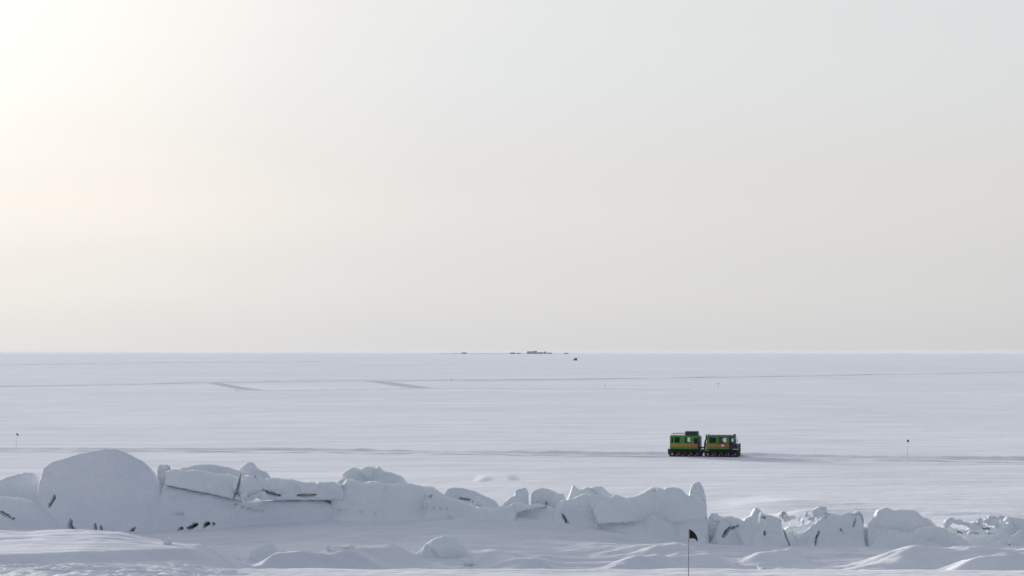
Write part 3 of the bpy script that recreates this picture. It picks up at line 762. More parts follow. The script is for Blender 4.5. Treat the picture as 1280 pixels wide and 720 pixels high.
rr = random.Random(5)
NTH = ['leftmost', 'second from left', 'third from left', 'fourth from left', 'fifth from left', 'sixth from left', 'seventh from left', 'eighth from left', 'rightmost']
for k, (px, py) in enumerate(sorted([(984,652),(990,649),(1000,651),(1008,647),(1014,650),(1030,642),(1036,646),(1004,655)])):
    chunk(NTH[k] + ' small ice lump strewn on the bright snow ramp', px, py, 106.6 + rr.uniform(-.3, .3), rr.uniform(.22, .5), rr.uniform(.18, .36), 40 + k, rr.choice([M_ICE, M_SNOW]), group='ice lumps strewn on the bright ramp')
for k, (px, py) in enumerate(sorted([(1196,655),(1204,657),(1224,655),(1232,653),(1250,650),(1262,655),(1246,660),(1236,668),(1212,668)])):
    chunk(NTH[k] + ' small ice lump strewn along the broken right ledge', px, py, 105.7 + rr.uniform(-.3, .3), rr.uniform(.22, .55), rr.uniform(.18, .36), 60 + k, rr.choice([M_ICE, M_SNOW]), group='ice lumps strewn on the right ledge')

# ------------------------------------------------------------------ vehicle parts
class MB:
    """collects boxes, tubes and prisms into one mesh"""
    def __init__(self): self.bm = bmesh.new()
    def box(self, x0, x1, y0, y1, z0, z1, bev=0.0):
        v = [self.bm.verts.new(p) for p in ((x0,y0,z0),(x1,y0,z0),(x1,y1,z0),(x0,y1,z0),(x0,y0,z1),(x1,y0,z1),(x1,y1,z1),(x0,y1,z1))]
        fs = [self.bm.faces.new([v[i] for i in f]) for f in ((0,3,2,1),(4,5,6,7),(0,1,5,4),(1,2,6,5),(2,3,7,6),(3,0,4,7))]
        if bev:
            es = {e for f in fs for e in f.edges}
            bmesh.ops.bevel(self.bm, geom=list(es), offset=bev, segments=2, affect='EDGES', profile=0.5)
        return self
    def prism(self, outline, y0, y1, bev=0.0):
        """outline in x,z, extruded along y"""
        a = [self.bm.verts.new((x, y0, z)) for x, z in outline]
        b = [self.bm.verts.new((x, y1, z)) for x, z in outline]
        n = len(a)
        fs = [self.bm.faces.new(a), self.bm.faces.new(b[::-1])]
        for i in range(n):
            fs.append(self.bm.faces.new((a[(i + 1) % n], a[i], b[i], b[(i + 1) % n])))
        if bev:
            es = {e for f in fs for e in f.edges}
            bmesh.ops.bevel(self.bm, geom=list(es), offset=bev, segments=2, affect='EDGES', profile=0.5)
        return self
    def tube(self, p0, p1, r, seg=8):
        p0, p1 = Vector(p0), Vector(p1)
        d = (p1 - p0); L = d.length
        q = d.to_track_quat('Z', 'Y').to_matrix().to_4x4()
        bmesh.ops.create_cone(self.bm, cap_ends=True, segments=seg, radius1=r, radius2=r, depth=L,
                              matrix=Matrix.Translation((p0 + p1) / 2) @ q)
        return self
    def build(self, name, mat, parent=None, smooth=False):
        bmesh.ops.recalc_face_normals(self.bm, faces=self.bm.faces)
        me = bpy.data.meshes.new(name); self.bm.to_mesh(me); self.bm.free()
        if smooth:
            for p in me.polygons: p.use_smooth = True
        me.materials.append(mat)
        o = bpy.data.objects.new(name, me); col.objects.link(o)
        if parent: o.parent = parent
        return o

def wall_panel(mb, a0, a1, z0, z1, fixed0, fixed1, openings, axis='x'):
    """a panel with rectangular openings, made of boxes butted end to end; axis is the panel's run"""
    us_ = sorted({a0, a1} | {o[0] for o in openings} | {o[1] for o in openings})
    zs_ = sorted({z0, z1} | {o[2] for o in openings} | {o[3] for o in openings})
    quads = set()
    for i in range(len(us_) - 1):
        for j in range(len(zs_) - 1):
            uc, zc = (us_[i] + us_[i+1]) / 2, (zs_[j] + zs_[j+1]) / 2
            if any(o[0] < uc < o[1] and o[2] < zc < o[3] for o in openings): continue
            quads.add((i, j))
    vert = {}
    def V(i, j, k):
        key = (i, j, k)
        if key not in vert:
            f = fixed1 if k else fixed0
            p = (us_[i], f, zs_[j]) if axis == 'x' else (f, us_[i], zs_[j])
            vert[key] = mb.bm.verts.new(p)
        return vert[key]
    for (i, j) in quads:
        for k in (0, 1):
            mb.bm.faces.new([V(i, j, k), V(i+1, j, k), V(i+1, j+1, k), V(i, j+1, k)])
        for (di, dj, e0, e1) in ((-1, 0, (0,0), (0,1)), (1, 0, (1,0), (1,1)), (0, -1, (0,0), (1,0)), (0, 1, (0,1), (1,1))):
            if (i + di, j + dj) not in quads:
                A, B = (i + e0[0], j + e0[1]), (i + e1[0], j + e1[1])
                mb.bm.faces.new([V(*A, 0), V(*B, 0), V(*B, 1), V(*A, 1)])

def disc(name, mat, parent, x, y0, y1, z, r, seg=16):
    m = MB(); m.tube((x, y0, z), (x, y1, z), r, seg)
    return m.build(name, mat, parent)

def track(parent, x0, x1, y0, y1, h, label=None):
    """rubber belt round a row of wheels, lugged"""
    m = MB()
    rf = 0.30
    out_ = []
    for k in range(9):                                   # front curve
        a = -math.pi / 2 + math.pi * k / 8
        out_.append((x1 - rf + rf * math.cos(a), rf + 0.12 * (k / 8) + rf * math.sin(a) * (1 if k < 5 else 0.75) ))
    for k in range(9):
        a = math.pi / 2 + math.pi * k / 8
        out_.append((x0 + rf + rf * math.cos(a), rf + 0.12 * (1 - k / 8) + rf * math.sin(a) * (0.75 if k < 4 else 1)))
    P = np.array(out_)
    th = 0.085
    c = P.mean(0)
    inner = []
    for i, p in enumerate(P):
        t = P[(i + 1) % len(P)] - P[i - 1]; t /= np.hypot(*t) + 1e-9
        nrm_ = np.array([-t[1], t[0]])
        inner.append(p + nrm_ * th)
    n = len(P)
    vs_ = [[m.bm.verts.new((p[0], y, p[1])) for p in ring] for ring, y in ((P, y0), (P, y1), (inner, y0), (inner, y1))]
    for i in range(n):
        j = (i + 1) % n
        m.bm.faces.new((vs_[0][i], vs_[0][j], vs_[1][j], vs_[1][i]))
        m.bm.faces.new((vs_[2][i], vs_[3][i], vs_[3][j], vs_[2][j]))
        m.bm.faces.new((vs_[0][i], vs_[2][i], vs_[2][j], vs_[0][j]))
        m.bm.faces.new((vs_[1][i], vs_[1][j], vs_[3][j], vs_[3][i]))
    # lugs
    L = np.concatenate([[0], np.cumsum(np.hypot(*np.diff(np.vstack([P, P[:1]]), axis=0).T))])
    PP = np.vstack([P, P[:1]])
    for s_ in np.arange(0, L[-1] - 0.05, 0.12):
        x = np.interp(s_, L, PP[:, 0]); z = np.interp(s_, L, PP[:, 1])
        m.box(x - 0.02, x + 0.02, y0, y1, z - 0.024, z + 0.024)
    o = m.build('track', M_BLACK, parent)
    ymid = (y0 + y1) / 2
    xs_ = np.linspace(x0 + 0.34, x1 - 0.34, 5)
    for k, x in enumerate(xs_):
        w = disc('road_wheel', M_DARK, o, float(x), y0 + 0.03, y1 - 0.03, 0.30, 0.235)
        disc('wheel_hub', M_GREYM, o, float(x), y0 + 0.016, y0 + 0.029, 0.30, 0.05 if k else 0.10, 10) if k not in (2,) else None
    return o

vy = F * CAMZ / (571.3 - HZ)
vx = wx(880.2, vy)
vroot = empty('tracked_carrier', (vx, vy, gz(vx, vy) + 0.035), R(-11.5))
vroot.scale = (0.96, 0.96, 0.96)
tag(vroot, 'bright green two-car articulated tracked snow carrier with orange stripe', 'snow vehicle')
X0 = -3.45        # rear end of the rear car in the carrier's own frame
def xx(px): return X0 + (px - 835.5) / 12.75

def car_body(name, x0, x1, z0, z1, hw, openings, rear_open, front_open, mat, taper=0.06):
    m = MB()
    t = 0.04
    wall_panel(m, x0, x1, z0, z1, -hw, -hw + t, openings)
    wall_panel(m, x0, x1, z0, z1, hw - t, hw, openings)
    wall_panel(m, -hw + t + .002, hw - t - .002, z0, z1, x0, x0 + t, rear_open, 'y')
    wall_panel(m, -hw + t + .002, hw - t - .002, z0, z1, x1 - t, x1, front_open, 'y')
    o = m.build(name, mat, vroot)
    # walls lean in a little towards the roof
    for v in o.data.vertices:
        k = max(0, (v.co.z - z0) / (z1 - z0))
        v.co.y *= 1 - taper * max(0, k - 0.45) / 0.55
    return o

def window(parent, a0, a1, z0, z1, side, hw, mat, zb, zt, axis='x', taper=0.06, frame=True):
    def ty(z):
        k = max(0, (z - zb) / (zt - zb)); return 1 - taper * max(0, k - 0.45) / 0.55
    m = MB()
    if axis == 'x':
        y0, y1 = side * hw * ty(z0), side * hw * ty(z1)
        vs_ = [(a0, y0 - side * .018, z0), (a1, y0 - side * .018, z0), (a1, y1 - side * .018, z1), (a0, y1 - side * .018, z1)]
        g = [m.bm.verts.new(v) for v in vs_] + [m.bm.verts.new((v[0], v[1] - side * .006, v[2])) for v in vs_]
    else:
        vs_ = [(side, a0, z0), (side, a1, z0), (side, a1, z1), (side, a0, z1)]
        g = [m.bm.verts.new(v) for v in vs_] + [m.bm.verts.new((v[0] - .006, v[1], v[2])) for v in vs_]
    for f in ((0,1,2,3), (7,6,5,4), (0,4,5,1), (1,5,6,2), (2,6,7,3), (3,7,4,0)):
        m.bm.faces.new([g[i] for i in f])
    w = m.build('window', mat, parent)
    if frame and axis == 'x':
        f = MB()
        b = 0.035
        for (p, q, r1, r2) in ((a0 - b, a1 + b, z0 - b, z0), (a0 - b, a1 + b, z1, z1 + b), (a0 - b, a0, z0, z1), (a1, a1 + b, z0, z1)):
            ya = side * hw * ty((r1 + r2) / 2)
            f.box(p, q, min(ya - .004, ya + side * .016), max(ya + .004, ya + side * .016), r1, r2)
        f.build('window_frame', M_DARK, parent)
    return w

HW = 0.94
# ---- rear car
rz0, rz1 = 0.84, 2.08
rx0, rx1 = xx(837.3), xx(873.6)
r_open = [(xx(839.6), xx(840.9), 1.48, 1.94), (xx(843.4), xx(849.2), 1.47, 1.96), (xx(856.4), xx(863.0), 1.45, 1.96), (xx(868), xx(871.6), 1.38, 1.86)]
rear = car_body('rear_cabin', rx0, rx1, rz0, rz1, HW, r_open, [(-0.4, 0.4, 1.3, 1.9)], [], M_GREEN)
for side in (-1, 1):
    for k, o in enumerate(r_open):
        window(rear, *o, side, HW, M_GLASS if k == 2 else M_TINT, rz0, rz1)
window(rear, -0.4, 0.4, 1.3, 1.9, rx0 + 0.02, HW, M_TINT, rz0, rz1, 'y')
m = MB(); m.prism([(rx0 - 0.02, rz1 + .002), (rx1 + 0.02, rz1 + .002), (rx1 - 0.06, rz1 + 0.07), (rx0 + 0.06, rz1 + 0.07)], -HW * 0.94, HW * 0.94, 0.02)
m.build('roof', M_GREEN, vroot)
m = MB(); m.box(rx0 - 0.03, rx1 + 0.03, -HW - 0.012, HW + 0.012, rz0 - 0.07, rz0 - 0.002); m.build('sill', M_DARK, vroot)
m = MB(); m.box(rx0 + 0.1, rx1 - 0.05, -0.30, 0.30, 0.28, rz0 - 0.072); m.build('chassis', M_DARK, vroot)
M_STR = stripe_material('orange_stripe', rx0 + 1.3, rx1 - 0.1)
for side in (-1, 1):
    m = MB(); y = side * HW
    m.box(rx0 + 0.03, rx1 - 0.02, min(y, y + side * .006), max(y, y + side * .006), 1.06, 1.34); m.build('stripe', M_STR, vroot)
# black front end of the rear car
m = MB(); m.box(rx1 + 0.004, rx1 + 0.08, -HW + 0.04, HW - 0.04, rz0, 1.98, 0.01); m.build('end_panel', M_DARK, vroot)
m = MB(); m.box(rx1 - 0.10, rx1 + 0.012, -HW - 0.012, -HW + 0.03, rz0 + 0.02, rz1 - 0.06); m.build('corner_post', M_DARK, vroot)
# roof box and rack
bx0, bx1 = xx(856.1), xx(872.0)
m = MB(); m.box(bx0, bx1, -0.72, 0.35, rz1 + 0.078, rz1 + 0.48, 0.03); rb = m.build('roof_box', M_BOX, vroot)
m = MB(); m.box(bx0 - 0.012, bx1 + 0.012, -0.735, 0.365, rz1 + 0.36, rz1 + 0.385); m.build('lid_rim', M_BOX, rb)
m = MB()
for y in (-0.78, 0.78):
    m.tube((rx0 + 0.08, y, rz1 + 0.26), (bx0 - 0.03, y, rz1 + 0.26), 0.022)
    for x in np.linspace(rx0 + 0.08, bx0 - 0.05, 5): m.tube((x, y, rz1 + 0.06), (x, y, rz1 + 0.26), 0.018)
for x in np.linspace(rx0 + 0.08, bx0 - 0.05, 5): m.tube((x, -0.78, rz1 + 0.25), (x, 0.78, rz1 + 0.25), 0.018)
m.build('roof_rack', M_GREYM, vroot)
m = MB(); m.box(rx0 - 0.22, rx0 - 0.03, -HW + 0.02, -HW + 0.34, 0.34, 0.82, 0.02); m.build('rear_locker', M_DARK, vroot)
m = MB(); m.box(rx0 - 0.22, rx0 - 0.03, HW - 0.34, HW - 0.02, 0.34, 0.82, 0.02); m.build('rear_locker', M_DARK, vroot)
for y in (-0.8, 0.8):
    m = MB(); m.box(rx0 - 0.03, rx0 - 0.004, y - 0.07, y + 0.07, 0.95, 1.07); m.build('tail_light', M_RED, vroot)
for side in (-1, 1):
    y0, y1 = (-0.96, -0.34) if side < 0 else (0.34, 0.96)
    track(vroot, rx0 - 0.12, rx1 + 0.22, y0, y1, 0.8)
# ---- coupling
m = MB()
m.tube((rx1 - 0.1, 0, 0.55), (xx(884), 0, 0.55), 0.11, 12)
m.box(xx(876.0), xx(879.2), -0.2, 0.2, 0.42, 0.72, 0.03)
m.tube((rx1 - 0.1, -0.28, 0.75), (xx(884), -0.16, 0.72), 0.045); m.tube((rx1 - 0.1, 0.28, 0.75), (xx(884), 0.16, 0.72), 0.045)
m.build('articulation_joint', M_DARK, vroot)
m = MB()
for k in range(6):
    x = rx1 + 0.07 + k * 0.075
    m.tube((x, -0.15, 0.95), (x + 0.05, -0.15, 0.95), 0.10 if k % 2 else 0.085, 12)
m.build('cable_hose', M_BLACK, vroot)
# ---- front car
fz0, fz1 = 0.84, 2.05
fx0, fxs, fx1 = xx(883.6), xx(912.0), xx(918.6)
f_open = [(xx(887.5), xx(895.0), 1.47, 1.94), (xx(899.6), xx(908.6), 1.44, 1.94)]
front = car_body('front_cabin', fx0, fxs, fz0, fz1, HW, f_open, [(-0.45, 0.45, 1.4, 1.9)], [(-0.80, 0.80, 1.0, 1.98)], M_GREEN)
for side in (-1, 1):
    window(front, *f_open[0], side, HW, M_TINT, fz0, fz1)
    window(front, *f_open[1], side, HW, M_GLASS, fz0, fz1)
window(front, -0.45, 0.45, 1.4, 1.9, fx0 + 0.02, HW, M_TINT, fz0, fz1, 'y')
# black cab nose with quarter lights and windscreen
q_open = [(fxs + 0.05, fx1 - 0.09, 1.48, 1.92)]
cowl = car_body('windscreen_surround', fxs + 0.003, fx1, 1.38, fz1, HW * 0.975, q_open, [(-0.80, 0.80, 1.42, 1.98)], [(-0.80, -0.03, 1.46, 1.97), (0.03, 0.80, 1.46, 1.97)], M_DARK)
for side in (-1, 1): window(cowl, *q_open[0], side, HW * 0.975, M_GLASS, 1.38, fz1, frame=False)
window(cowl, -0.80, -0.03, 1.46, 1.97, fx1 - 0.015, HW, M_GLASS, fz0, fz1, 'y')
window(cowl, 0.03, 0.80, 1.46, 1.97, fx1 - 0.015, HW, M_GLASS, fz0, fz1, 'y')
m = MB(); m.prism([(fx0 - 0.02, fz1 + .002), (fx1 + 0.03, fz1 + .002), (fx1 - 0.03, fz1 + 0.06), (fx0 + 0.05, fz1 + 0.06)], -HW * 0.945, HW * 0.945, 0.018)
m.build('roof', M_DARK, vroot)
m = MB(); m.prism([(fxs + 0.003, fz0), (xx(922.6), fz0), (xx(922.4), 1.20), (xx(921.6), 1.32), (fx1 + 0.004, 1.376), (fxs + 0.003, 1.376)], -0.88, 0.88, 0.03); hood = m.build('hood', M_DARK, vroot)
m = MB()
for k in range(5): m.box(xx(922.6) + 0.001, xx(922.6) + 0.02, -0.4, 0.4, 0.92 + k * 0.06, 0.95 + k * 0.06)
m.build('grille', M_GREYM, hood)
for y in (-0.62, 0.62):
    m = MB(); m.tube((xx(922.3), y, 1.08), (xx(922.3) + 0.09, y, 1.08), 0.10, 16); m.build('headlight', M_LENS, vroot)
m = MB(); m.box(xx(921.4), xx(923.7), -0.95, 0.95, 0.50, 0.80, 0.04); m.build('bumper', M_DARK, vroot)
m = MB()
for y in (-0.75, -0.25, 0.25, 0.75): m.tube((xx(924.0), y, 0.55), (xx(923.9), y, 1.34), 0.026)
for z in (0.95, 1.36): m.tube((xx(924.0), -0.76, z), (xx(924.0), 0.76, z), 0.026)
m.build('bull_bar', M_DARK, vroot)
m = MB(); m.box(fx0 - 0.03, fxs + 0.2, -HW - 0.012, HW + 0.012, fz0 - 0.07, fz0 - 0.002); m.build('sill', M_DARK, vroot)
m = MB(); m.box(fx0 + 0.1, xx(920), -0.30, 0.30, 0.28, fz0 - 0.072); m.build('chassis', M_DARK, vroot)
M_STR2 = stripe_material('orange_stripe_front', fx0 + 0.75, fx0 + 1.9)
for side in (-1, 1):
    m = MB(); y = side * HW
    m.box(fx0 + 0.02, fxs - 0.02, min(y, y + side * .006), max(y, y + side * .006), 1.06, 1.34); m.build('stripe', M_STR2, vroot)
    m = MB(); xe = xx(903.8)
    m.box(xe - 0.10, xe + 0.14, min(y + side * .007, y + side * .011), max(y + side * .007, y + side * .011), 1.10, 1.28); m.build('door_emblem', M_WHITE, vroot)
    # door seams and handle
    for xd in (xx(897.6), xx(910.3)):
        m = MB(); m.box(xd - 0.012, xd + 0.012, min(y, y + side * .012), max(y, y + side * .012), fz0 + 0.02, 1.42); m.build('door_seam', M_DARK, vroot)
    m = MB(); m.box(xx(898.4), xx(899.6), min(y, y + side * .04), max(y, y + side * .04), 1.365, 1.40); m.build('door_handle', M_DARK, vroot)
# rear protection frame, roof rails, lamps, mirrors
m = MB()
for y in (-0.86, 0.86):
    m.tube((xx(881.4), y, 0.72), (xx(881.6), y, 1.50), 0.10); m.tube((xx(881.6), y, 1.50), (xx(883.2), y, 1.82), 0.085); m.tube((xx(883.2), y, 1.82), (xx(883.2), y, 2.26), 0.06)
for z in (0.9, 1.3, 1.9, 2.2): m.tube((xx(881.6 if z < 1.6 else 883.2), -0.86, z), (xx(881.6 if z < 1.6 else 883.2), 0.86, z), 0.03)
m.build('rear_guard', M_DARK, vroot)
for y in (-0.82, 0.82):
    m = MB(); m.box(fx0 - 0.05, fx0 - 0.012, y - 0.06, y + 0.06, 1.08, 1.28); m.build('tail_light', M_RED, vroot)
m = MB()
for y in (-0.76, 0.76):
    m.tube((fx0 + 0.12, y, fz1 + 0.12), (fx1 - 0.15, y, fz1 + 0.12), 0.02)
    for x in np.linspace(fx0 + 0.14, fx1 - 0.17, 6): m.tube((x, y, fz1 + 0.04), (x, y, fz1 + 0.12), 0.016)
for x in np.linspace(fx0 + 0.14, fx1 - 0.17, 6): m.tube((x, -0.76, fz1 + 0.115), (x, 0.76, fz1 + 0.115), 0.014)
m.build('roof_rails', M_DARK, vroot)
for y in (-0.6, -0.2, 0.2, 0.6):
    m = MB(); m.tube((fx1 - 0.12, y, fz1 + 0.155), (fx1 - 0.02, y, fz1 + 0.155), 0.085, 14); m.build('roof_lamp', M_DARK, vroot)
for side in (-1, 1):
    m = MB(); m.tube((fx1 - 0.05, side * 0.86, 1.50), (fx1 + 0.12, side * 1.06, 1.58), 0.016); m.box(fx1 + 0.10, fx1 + 0.14, side * 1.06 - 0.08, side * 1.06 + 0.08, 1.46, 1.78, 0.01)
    m.build('mirror', M_DARK, vroot)
for side in (-1, 1):
    y0, y1 = (-0.96, -0.34) if side < 0 else (0.34, 0.96)
    track(vroot, xx(880.8), xx(924.0), y0, y1, 0.8)
# seats and dashboard inside the front car
for y in (-0.45, 0.45):
    m = MB(); m.box(xx(900.6), xx(906.2), y - 0.24, y + 0.24, 0.98, 1.12, 0.03); m.box(xx(899.4), xx(900.9), y - 0.24, y + 0.24, 1.10, 1.62, 0.03); m.build('seat', M_DARK, vroot)
m = MB(); m.box(fxs - 0.16, fxs + 0.10, -0.78, 0.78, 1.12, 1.40, 0.02); m.build('dashboard', M_DARK, vroot)

# driver, seated on the near side of the front car
def person(loc, rz):
    me = bpy.data.meshes.new('person')
    J = {'pel': (0, 0, 0.10, .155), 'waist': (0.0, 0, 0.28, .15), 'chest': (0.03, 0, 0.46, .165), 'neckb': (0.04, 0, 0.60, .085), 'neck': (0.05, 0, 0.67, .058),
         'head': (0.075, 0, 0.76, .092), 'crown': (0.07, 0, 0.86, .075)}
    for s, k in ((-1, 'r'), (1, 'l')):
        J['sh' + k] = (0.03, s * .19, 0.55, .075); J['el' + k] = (0.16, s * .26, 0.32, .055); J['wr' + k] = (0.40, s * .17, 0.38, .038); J['ha' + k] = (0.47, s * .16, 0.40, .040)
        J['hip' + k] = (0.05, s * .10, 0.08, .10); J['kn' + k] = (0.46, s * .13, 0.12, .075); J['an' + k] = (0.55, s * .13, -0.10, .055)
    names = list(J)
    E = [('pel', 'waist'), ('waist', 'chest'), ('chest', 'neckb'), ('neckb', 'neck'), ('neck', 'head'), ('head', 'crown')]
    for k in 'rl': E += [('chest', 'sh' + k), ('sh' + k, 'el' + k), ('el' + k, 'wr' + k), ('wr' + k, 'ha' + k), ('pel', 'hip' + k), ('hip' + k, 'kn' + k), ('kn' + k, 'an' + k)]
    me.from_pydata([J[n_][:3] for n_ in names], [(names.index(a), names.index(b)) for a, b in E], [])
    o = bpy.data.objects.new('person', me); col.objects.link(o)
    sk_ = o.modifiers.new('skin', 'SKIN'); o.modifiers.new('sub', 'SUBSURF').levels = 2
    for i, n_ in enumerate(names):
        r_ = J[n_][3]; me.skin_vertices[0].data[i].radius = (r_, r_)
    me.skin_vertices[0].data[0].use_root = True
    dg = bpy.context.evaluated_depsgraph_get(); dg.update()
    nm = bpy.data.meshes.new_from_object(o.evaluated_get(dg))
    o.modifiers.clear(); o.data = nm
    nm.materials.clear()
    for mm in (M_JACKET, M_SKIN, M_DARK): nm.materials.append(mm)
    for p in nm.polygons:
        c = p.center; p.use_smooth = True
        if c.z > 0.66 or c.x > 0.41 and c.z > 0.30: p.material_index = 1
        elif c.z < 0.16: p.material_index = 2
    o.location = loc; o.rotation_euler = (0, 0, rz)
    hb = bmesh.new(); bmesh.ops.create_uvsphere(hb, u_segments=16, v_segments=10, radius=0.105)
    for v in hb.verts:
        v.co.x = v.co.x * 1.05 + 0.055; v.co.z = v.co.z * 1.0 + 0.84
    bmesh.ops.delete(hb, geom=[v for v in hb.verts if v.co.z < 0.80 and v.co.x > 0.06], context='VERTS')
    hm = bpy.data.meshes.new('hair'); hb.to_mesh(hm); hb.free(); hm.materials.append(M_HAIR)
    for p in hm.polygons: p.use_smooth = True
    h = bpy.data.objects.new('hair', hm); col.objects.link(h); h.parent = o
    tag(o, 'driver in a red jacket seated in the green carrier front cabin', 'person')
    return o
dl = Vector((xx(902.0), -0.45, 1.06)); dl.rotate(Euler((0, 0, R(-11.5)))); dl *= 0.96
person((vx + dl.x, vy + dl.y, vroot.location.z + dl.z), R(-11.5)).scale = (0.96, 0.96, 0.96)

# ------------------------------------------------------------------ marker flags
def flag(px, D, pole_h, label, scale=1.0, droop=0.0, tilt=0.0, pw=0.013, side=1):
    X = wx(px, D); z = gz(X, D)
    root = empty('marker_flag', (X, D, z))
    tag(root, label, 'flag', 'black route marker flags on bamboo poles')
    m = MB()
    segs = 8; last = Vector((0, 0, -0.2))
    for k in range(1, segs + 1):
        t = k / segs
        p = Vector((tilt * t * t + 0.01 * math.sin(t * 5), 0.0, -0.2 + (pole_h + 0.2) * t))
        m.tube(last, p, pw * (1.15 - 0.3 * t), 6); last = p
    m.build('pole', M_BAMBOO, root)
    # limp pennant: hangs from its hoist, cloth in soft folds
    nu, nv = 14, 10
    V = np.zeros((nv, nu, 3))
    top = last
    for j in range(nv):
        for i in range(nu):
            u_, v_ = i / (nu - 1), j / (nv - 1)
            length = 0.46 * scale * (1 - 0.15 * v_)
            hz = 0.30 * scale * (1 - u_ * 0.80)          # narrows to the fly
            ang = droop * (0.35 + 0.65 * u_)
            x = side * length * u_ * math.cos(ang) + 0.012
            zz = -length * u_ * math.sin(ang) - hz * v_
            y = 0.05 * scale * math.sin(u_ * 8 + v_ * 2) * u_
            V[j, i] = (top.x + x, y, top.z + zz)
    f = grid_mesh('pennant', V, M_FLAG)
    f.parent = root
    s_ = f.modifiers.new('thick', 'SOLIDIFY'); s_.thickness = 0.004
    return root
def flag_to(px, top_row, D, label, **k):
    X = wx(px, D)
    return flag(px, D, wz(top_row, D) - gz(X, D), label, **k)
flag_to(859.5, 661.0, 72.0, 'nearest black marker flag, limp, in front of the central ice wall', scale=0.95, droop=0.95, tilt=0.04, pw=0.012)
flag_to(1133.3, 549.0, F * CAMZ / 137.5, 'small black marker flag beside the snow road right of the carrier', scale=0.8, droop=0.95, pw=0.009)
flag_to(20.8, 541.2, F * CAMZ / 122.5, 'small black marker flag at far left above the snow mounds', scale=0.8, droop=0.9, tilt=0.06, pw=0.009)
flag_to(897.2, 478.8, F * CAMZ / 47.0, 'tiny dark marker flag far out beyond the carrier', scale=1.0, droop=0.9, pw=0.015)
flag_to(755.5, 480.5, F * CAMZ / 47.5, 'tiny faint marker flag far out left of the carrier', scale=0.7, droop=0.9, pw=0.012)
flag_to(564.0, 473.5, F * CAMZ / 40.5, 'tiny faint marker flag by the long snow road near centre', scale=0.8, droop=1.1, pw=0.012)

# ------------------------------------------------------------------ far vehicle
D2 = F * CAMZ / 10.9
tv = empty('tracked_truck', (wx(719.0, D2), D2, gz(wx(719.0, D2), D2)), R(180))
tag(tv, 'tiny dark tracked truck far out on the plain below horizon', 'snow vehicle')
m = MB(); m.prism([(-2.2, 0.9), (1.4, 0.9), (2.5, 1.0), (2.5, 1.5), (1.5, 1.7), (-2.2, 1.7)], -1.1, 1.1, 0.06); m.build('hull', M_DARK, tv)
m = MB(); m.prism([(-2.1, 1.7), (1.3, 1.7), (0.7, 3.0), (-0.2, 3.25), (-1.9, 3.25)], -1.05, 1.05, 0.08); cab2 = m.build('cab', M_DARK, tv)
for y in (-1.056, 1.056):
    m = MB(); m.prism([(-1.7, 2.2), (0.7, 2.2), (0.45, 2.9), (-1.7, 2.9)], y - .004, y + .004); m.build('window', M_TINT, cab2)
for y0, y1 in ((-1.5, -0.7), (0.7, 1.5)):
    tr_ = track(tv, -2.5, 2.5, y0, y1, 0.8); tr_.scale = (1, 1, 1.35)

# ------------------------------------------------------------------ far station on the horizon
D3 = 12500.0
def hall(px0, px1, rows_high, label, kind='hall', depth=30.0):
    s_ = D3 / F
    w = (px1 - px0) * s_; h = rows_high * s_
    root = empty('far_building', (wx((px0 + px1) / 2, D3), D3, 0.0))
    tag(root, label, 'building', 'station buildings on the horizon')
    wh = h * 0.72
    m = MB(); m.box(-w / 2, w / 2, -depth / 2, depth / 2, -0.3, wh); wl_ = m.build('wall', M_FAR, root)
    m = MB(); v = [m.bm.verts.new(p) for p in ((-w/2 - .5, -depth/2 - .5, wh + .01), (w/2 + .5, -depth/2 - .5, wh + .01), (w/2 + .5, depth/2 + .5, wh + .01), (-w/2 - .5, depth/2 + .5, wh + .01),
                                            (-w/2 * .75, 0, h), (w/2 * .75, 0, h))]
    for f in ((0,1,5,4), (1,2,5), (2,3,4,5), (3,0,4), (3,2,1,0)): m.bm.faces.new([v[i] for i in f])
    m.build('roof', M_FARROOF, root)
    m = MB(); m.box(-w * .12, w * .12, -depth/2 - .15, -depth/2 - .01, 0, wh * .7); m.build('door', M_FARROOF, root)
    return root
xs_ = np.linspace(wx(522, 12700), wx(716, 12700), 160)
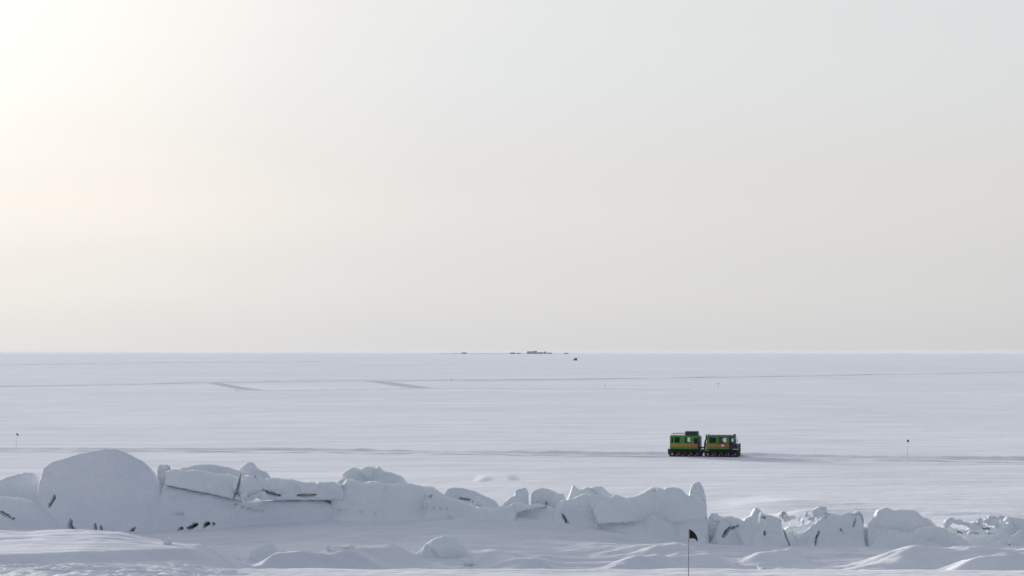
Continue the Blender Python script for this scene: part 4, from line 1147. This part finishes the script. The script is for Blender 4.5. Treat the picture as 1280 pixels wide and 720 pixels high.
ramp_ = sstep(np.minimum(np.arange(160), np.arange(160)[::-1]) / 30.0)
hs_ = (2.2 + 3.5 * np.maximum(0, fbm(xs_ * 0.012, 0.3, 0.9, 3))) * ramp_
V = np.zeros((160, 4, 3))
for k_, (dy_, f_) in enumerate(((-9, -0.08), (-3, 1.0), (6, 0.9), (40, -0.08))):
    V[:, k_] = np.stack([xs_, 12700 + dy_ + 6 * perlin(xs_ * 0.01, 2.2, 0.1), hs_ * f_ - (0.3 if f_ < 0 else 0)], -1)
tag(grid_mesh('snow_ridge', V, M_TRACK), 'thin low bank of dark snow along the horizon behind the station', 'snow ridge', kind='structure')
hall(658.5, 665.0, 3.3, 'tallest left hall of the dark station on the horizon', depth=45)
hall(664.9+0.4, 671.5, 3.7, 'tallest right hall of the dark station on the horizon', depth=50)
hall(671.9, 679.0, 2.2, 'low long hut joined right of the horizon station halls', depth=20)
hall(678.3 + 1.2, 683.0, 2.9, 'small shed right of the horizon station huts', depth=18)
hall(683.6, 690.0, 1.7, 'lowest flat hut at the right end of horizon station', depth=18)
hall(637.5, 644.0, 1.8, 'low hut standing apart left of the horizon station halls', depth=18)
hall(646.0, 651.0, 1.4, 'low hut between the lone hut and station halls', depth=18)
hall(577.0, 583.5, 1.9, 'low dark hut far left of the horizon station', depth=18)
hall(705.0, 710.5, 1.4, 'low hut just right of the station above the far truck', depth=18)

# ------------------------------------------------------------------ haze over the whole plain
HAZE = 2.6e-5
if HAZE > 0:
    m = MB(); m.box(-70000, 70000, -45000, 65000, -1.5, 17.0)
    hm, nt, b = nodemat('haze_air'); nt.nodes.remove(b)
    pv = nt.nodes.new('ShaderNodeVolumePrincipled')
    pv.inputs['Color'].default_value = (0.77, 0.785, 0.815, 1)
    pv.inputs['Density'].default_value = HAZE
    pv.inputs['Anisotropy'].default_value = 0.0
    nt.links.new(pv.outputs[0], nt.nodes['Material Output'].inputs['Volume'])
    hz_ = m.build('haze', hm)
    tag(hz_, 'thin pale frost haze lying over the whole snow plain', 'haze', kind='stuff')
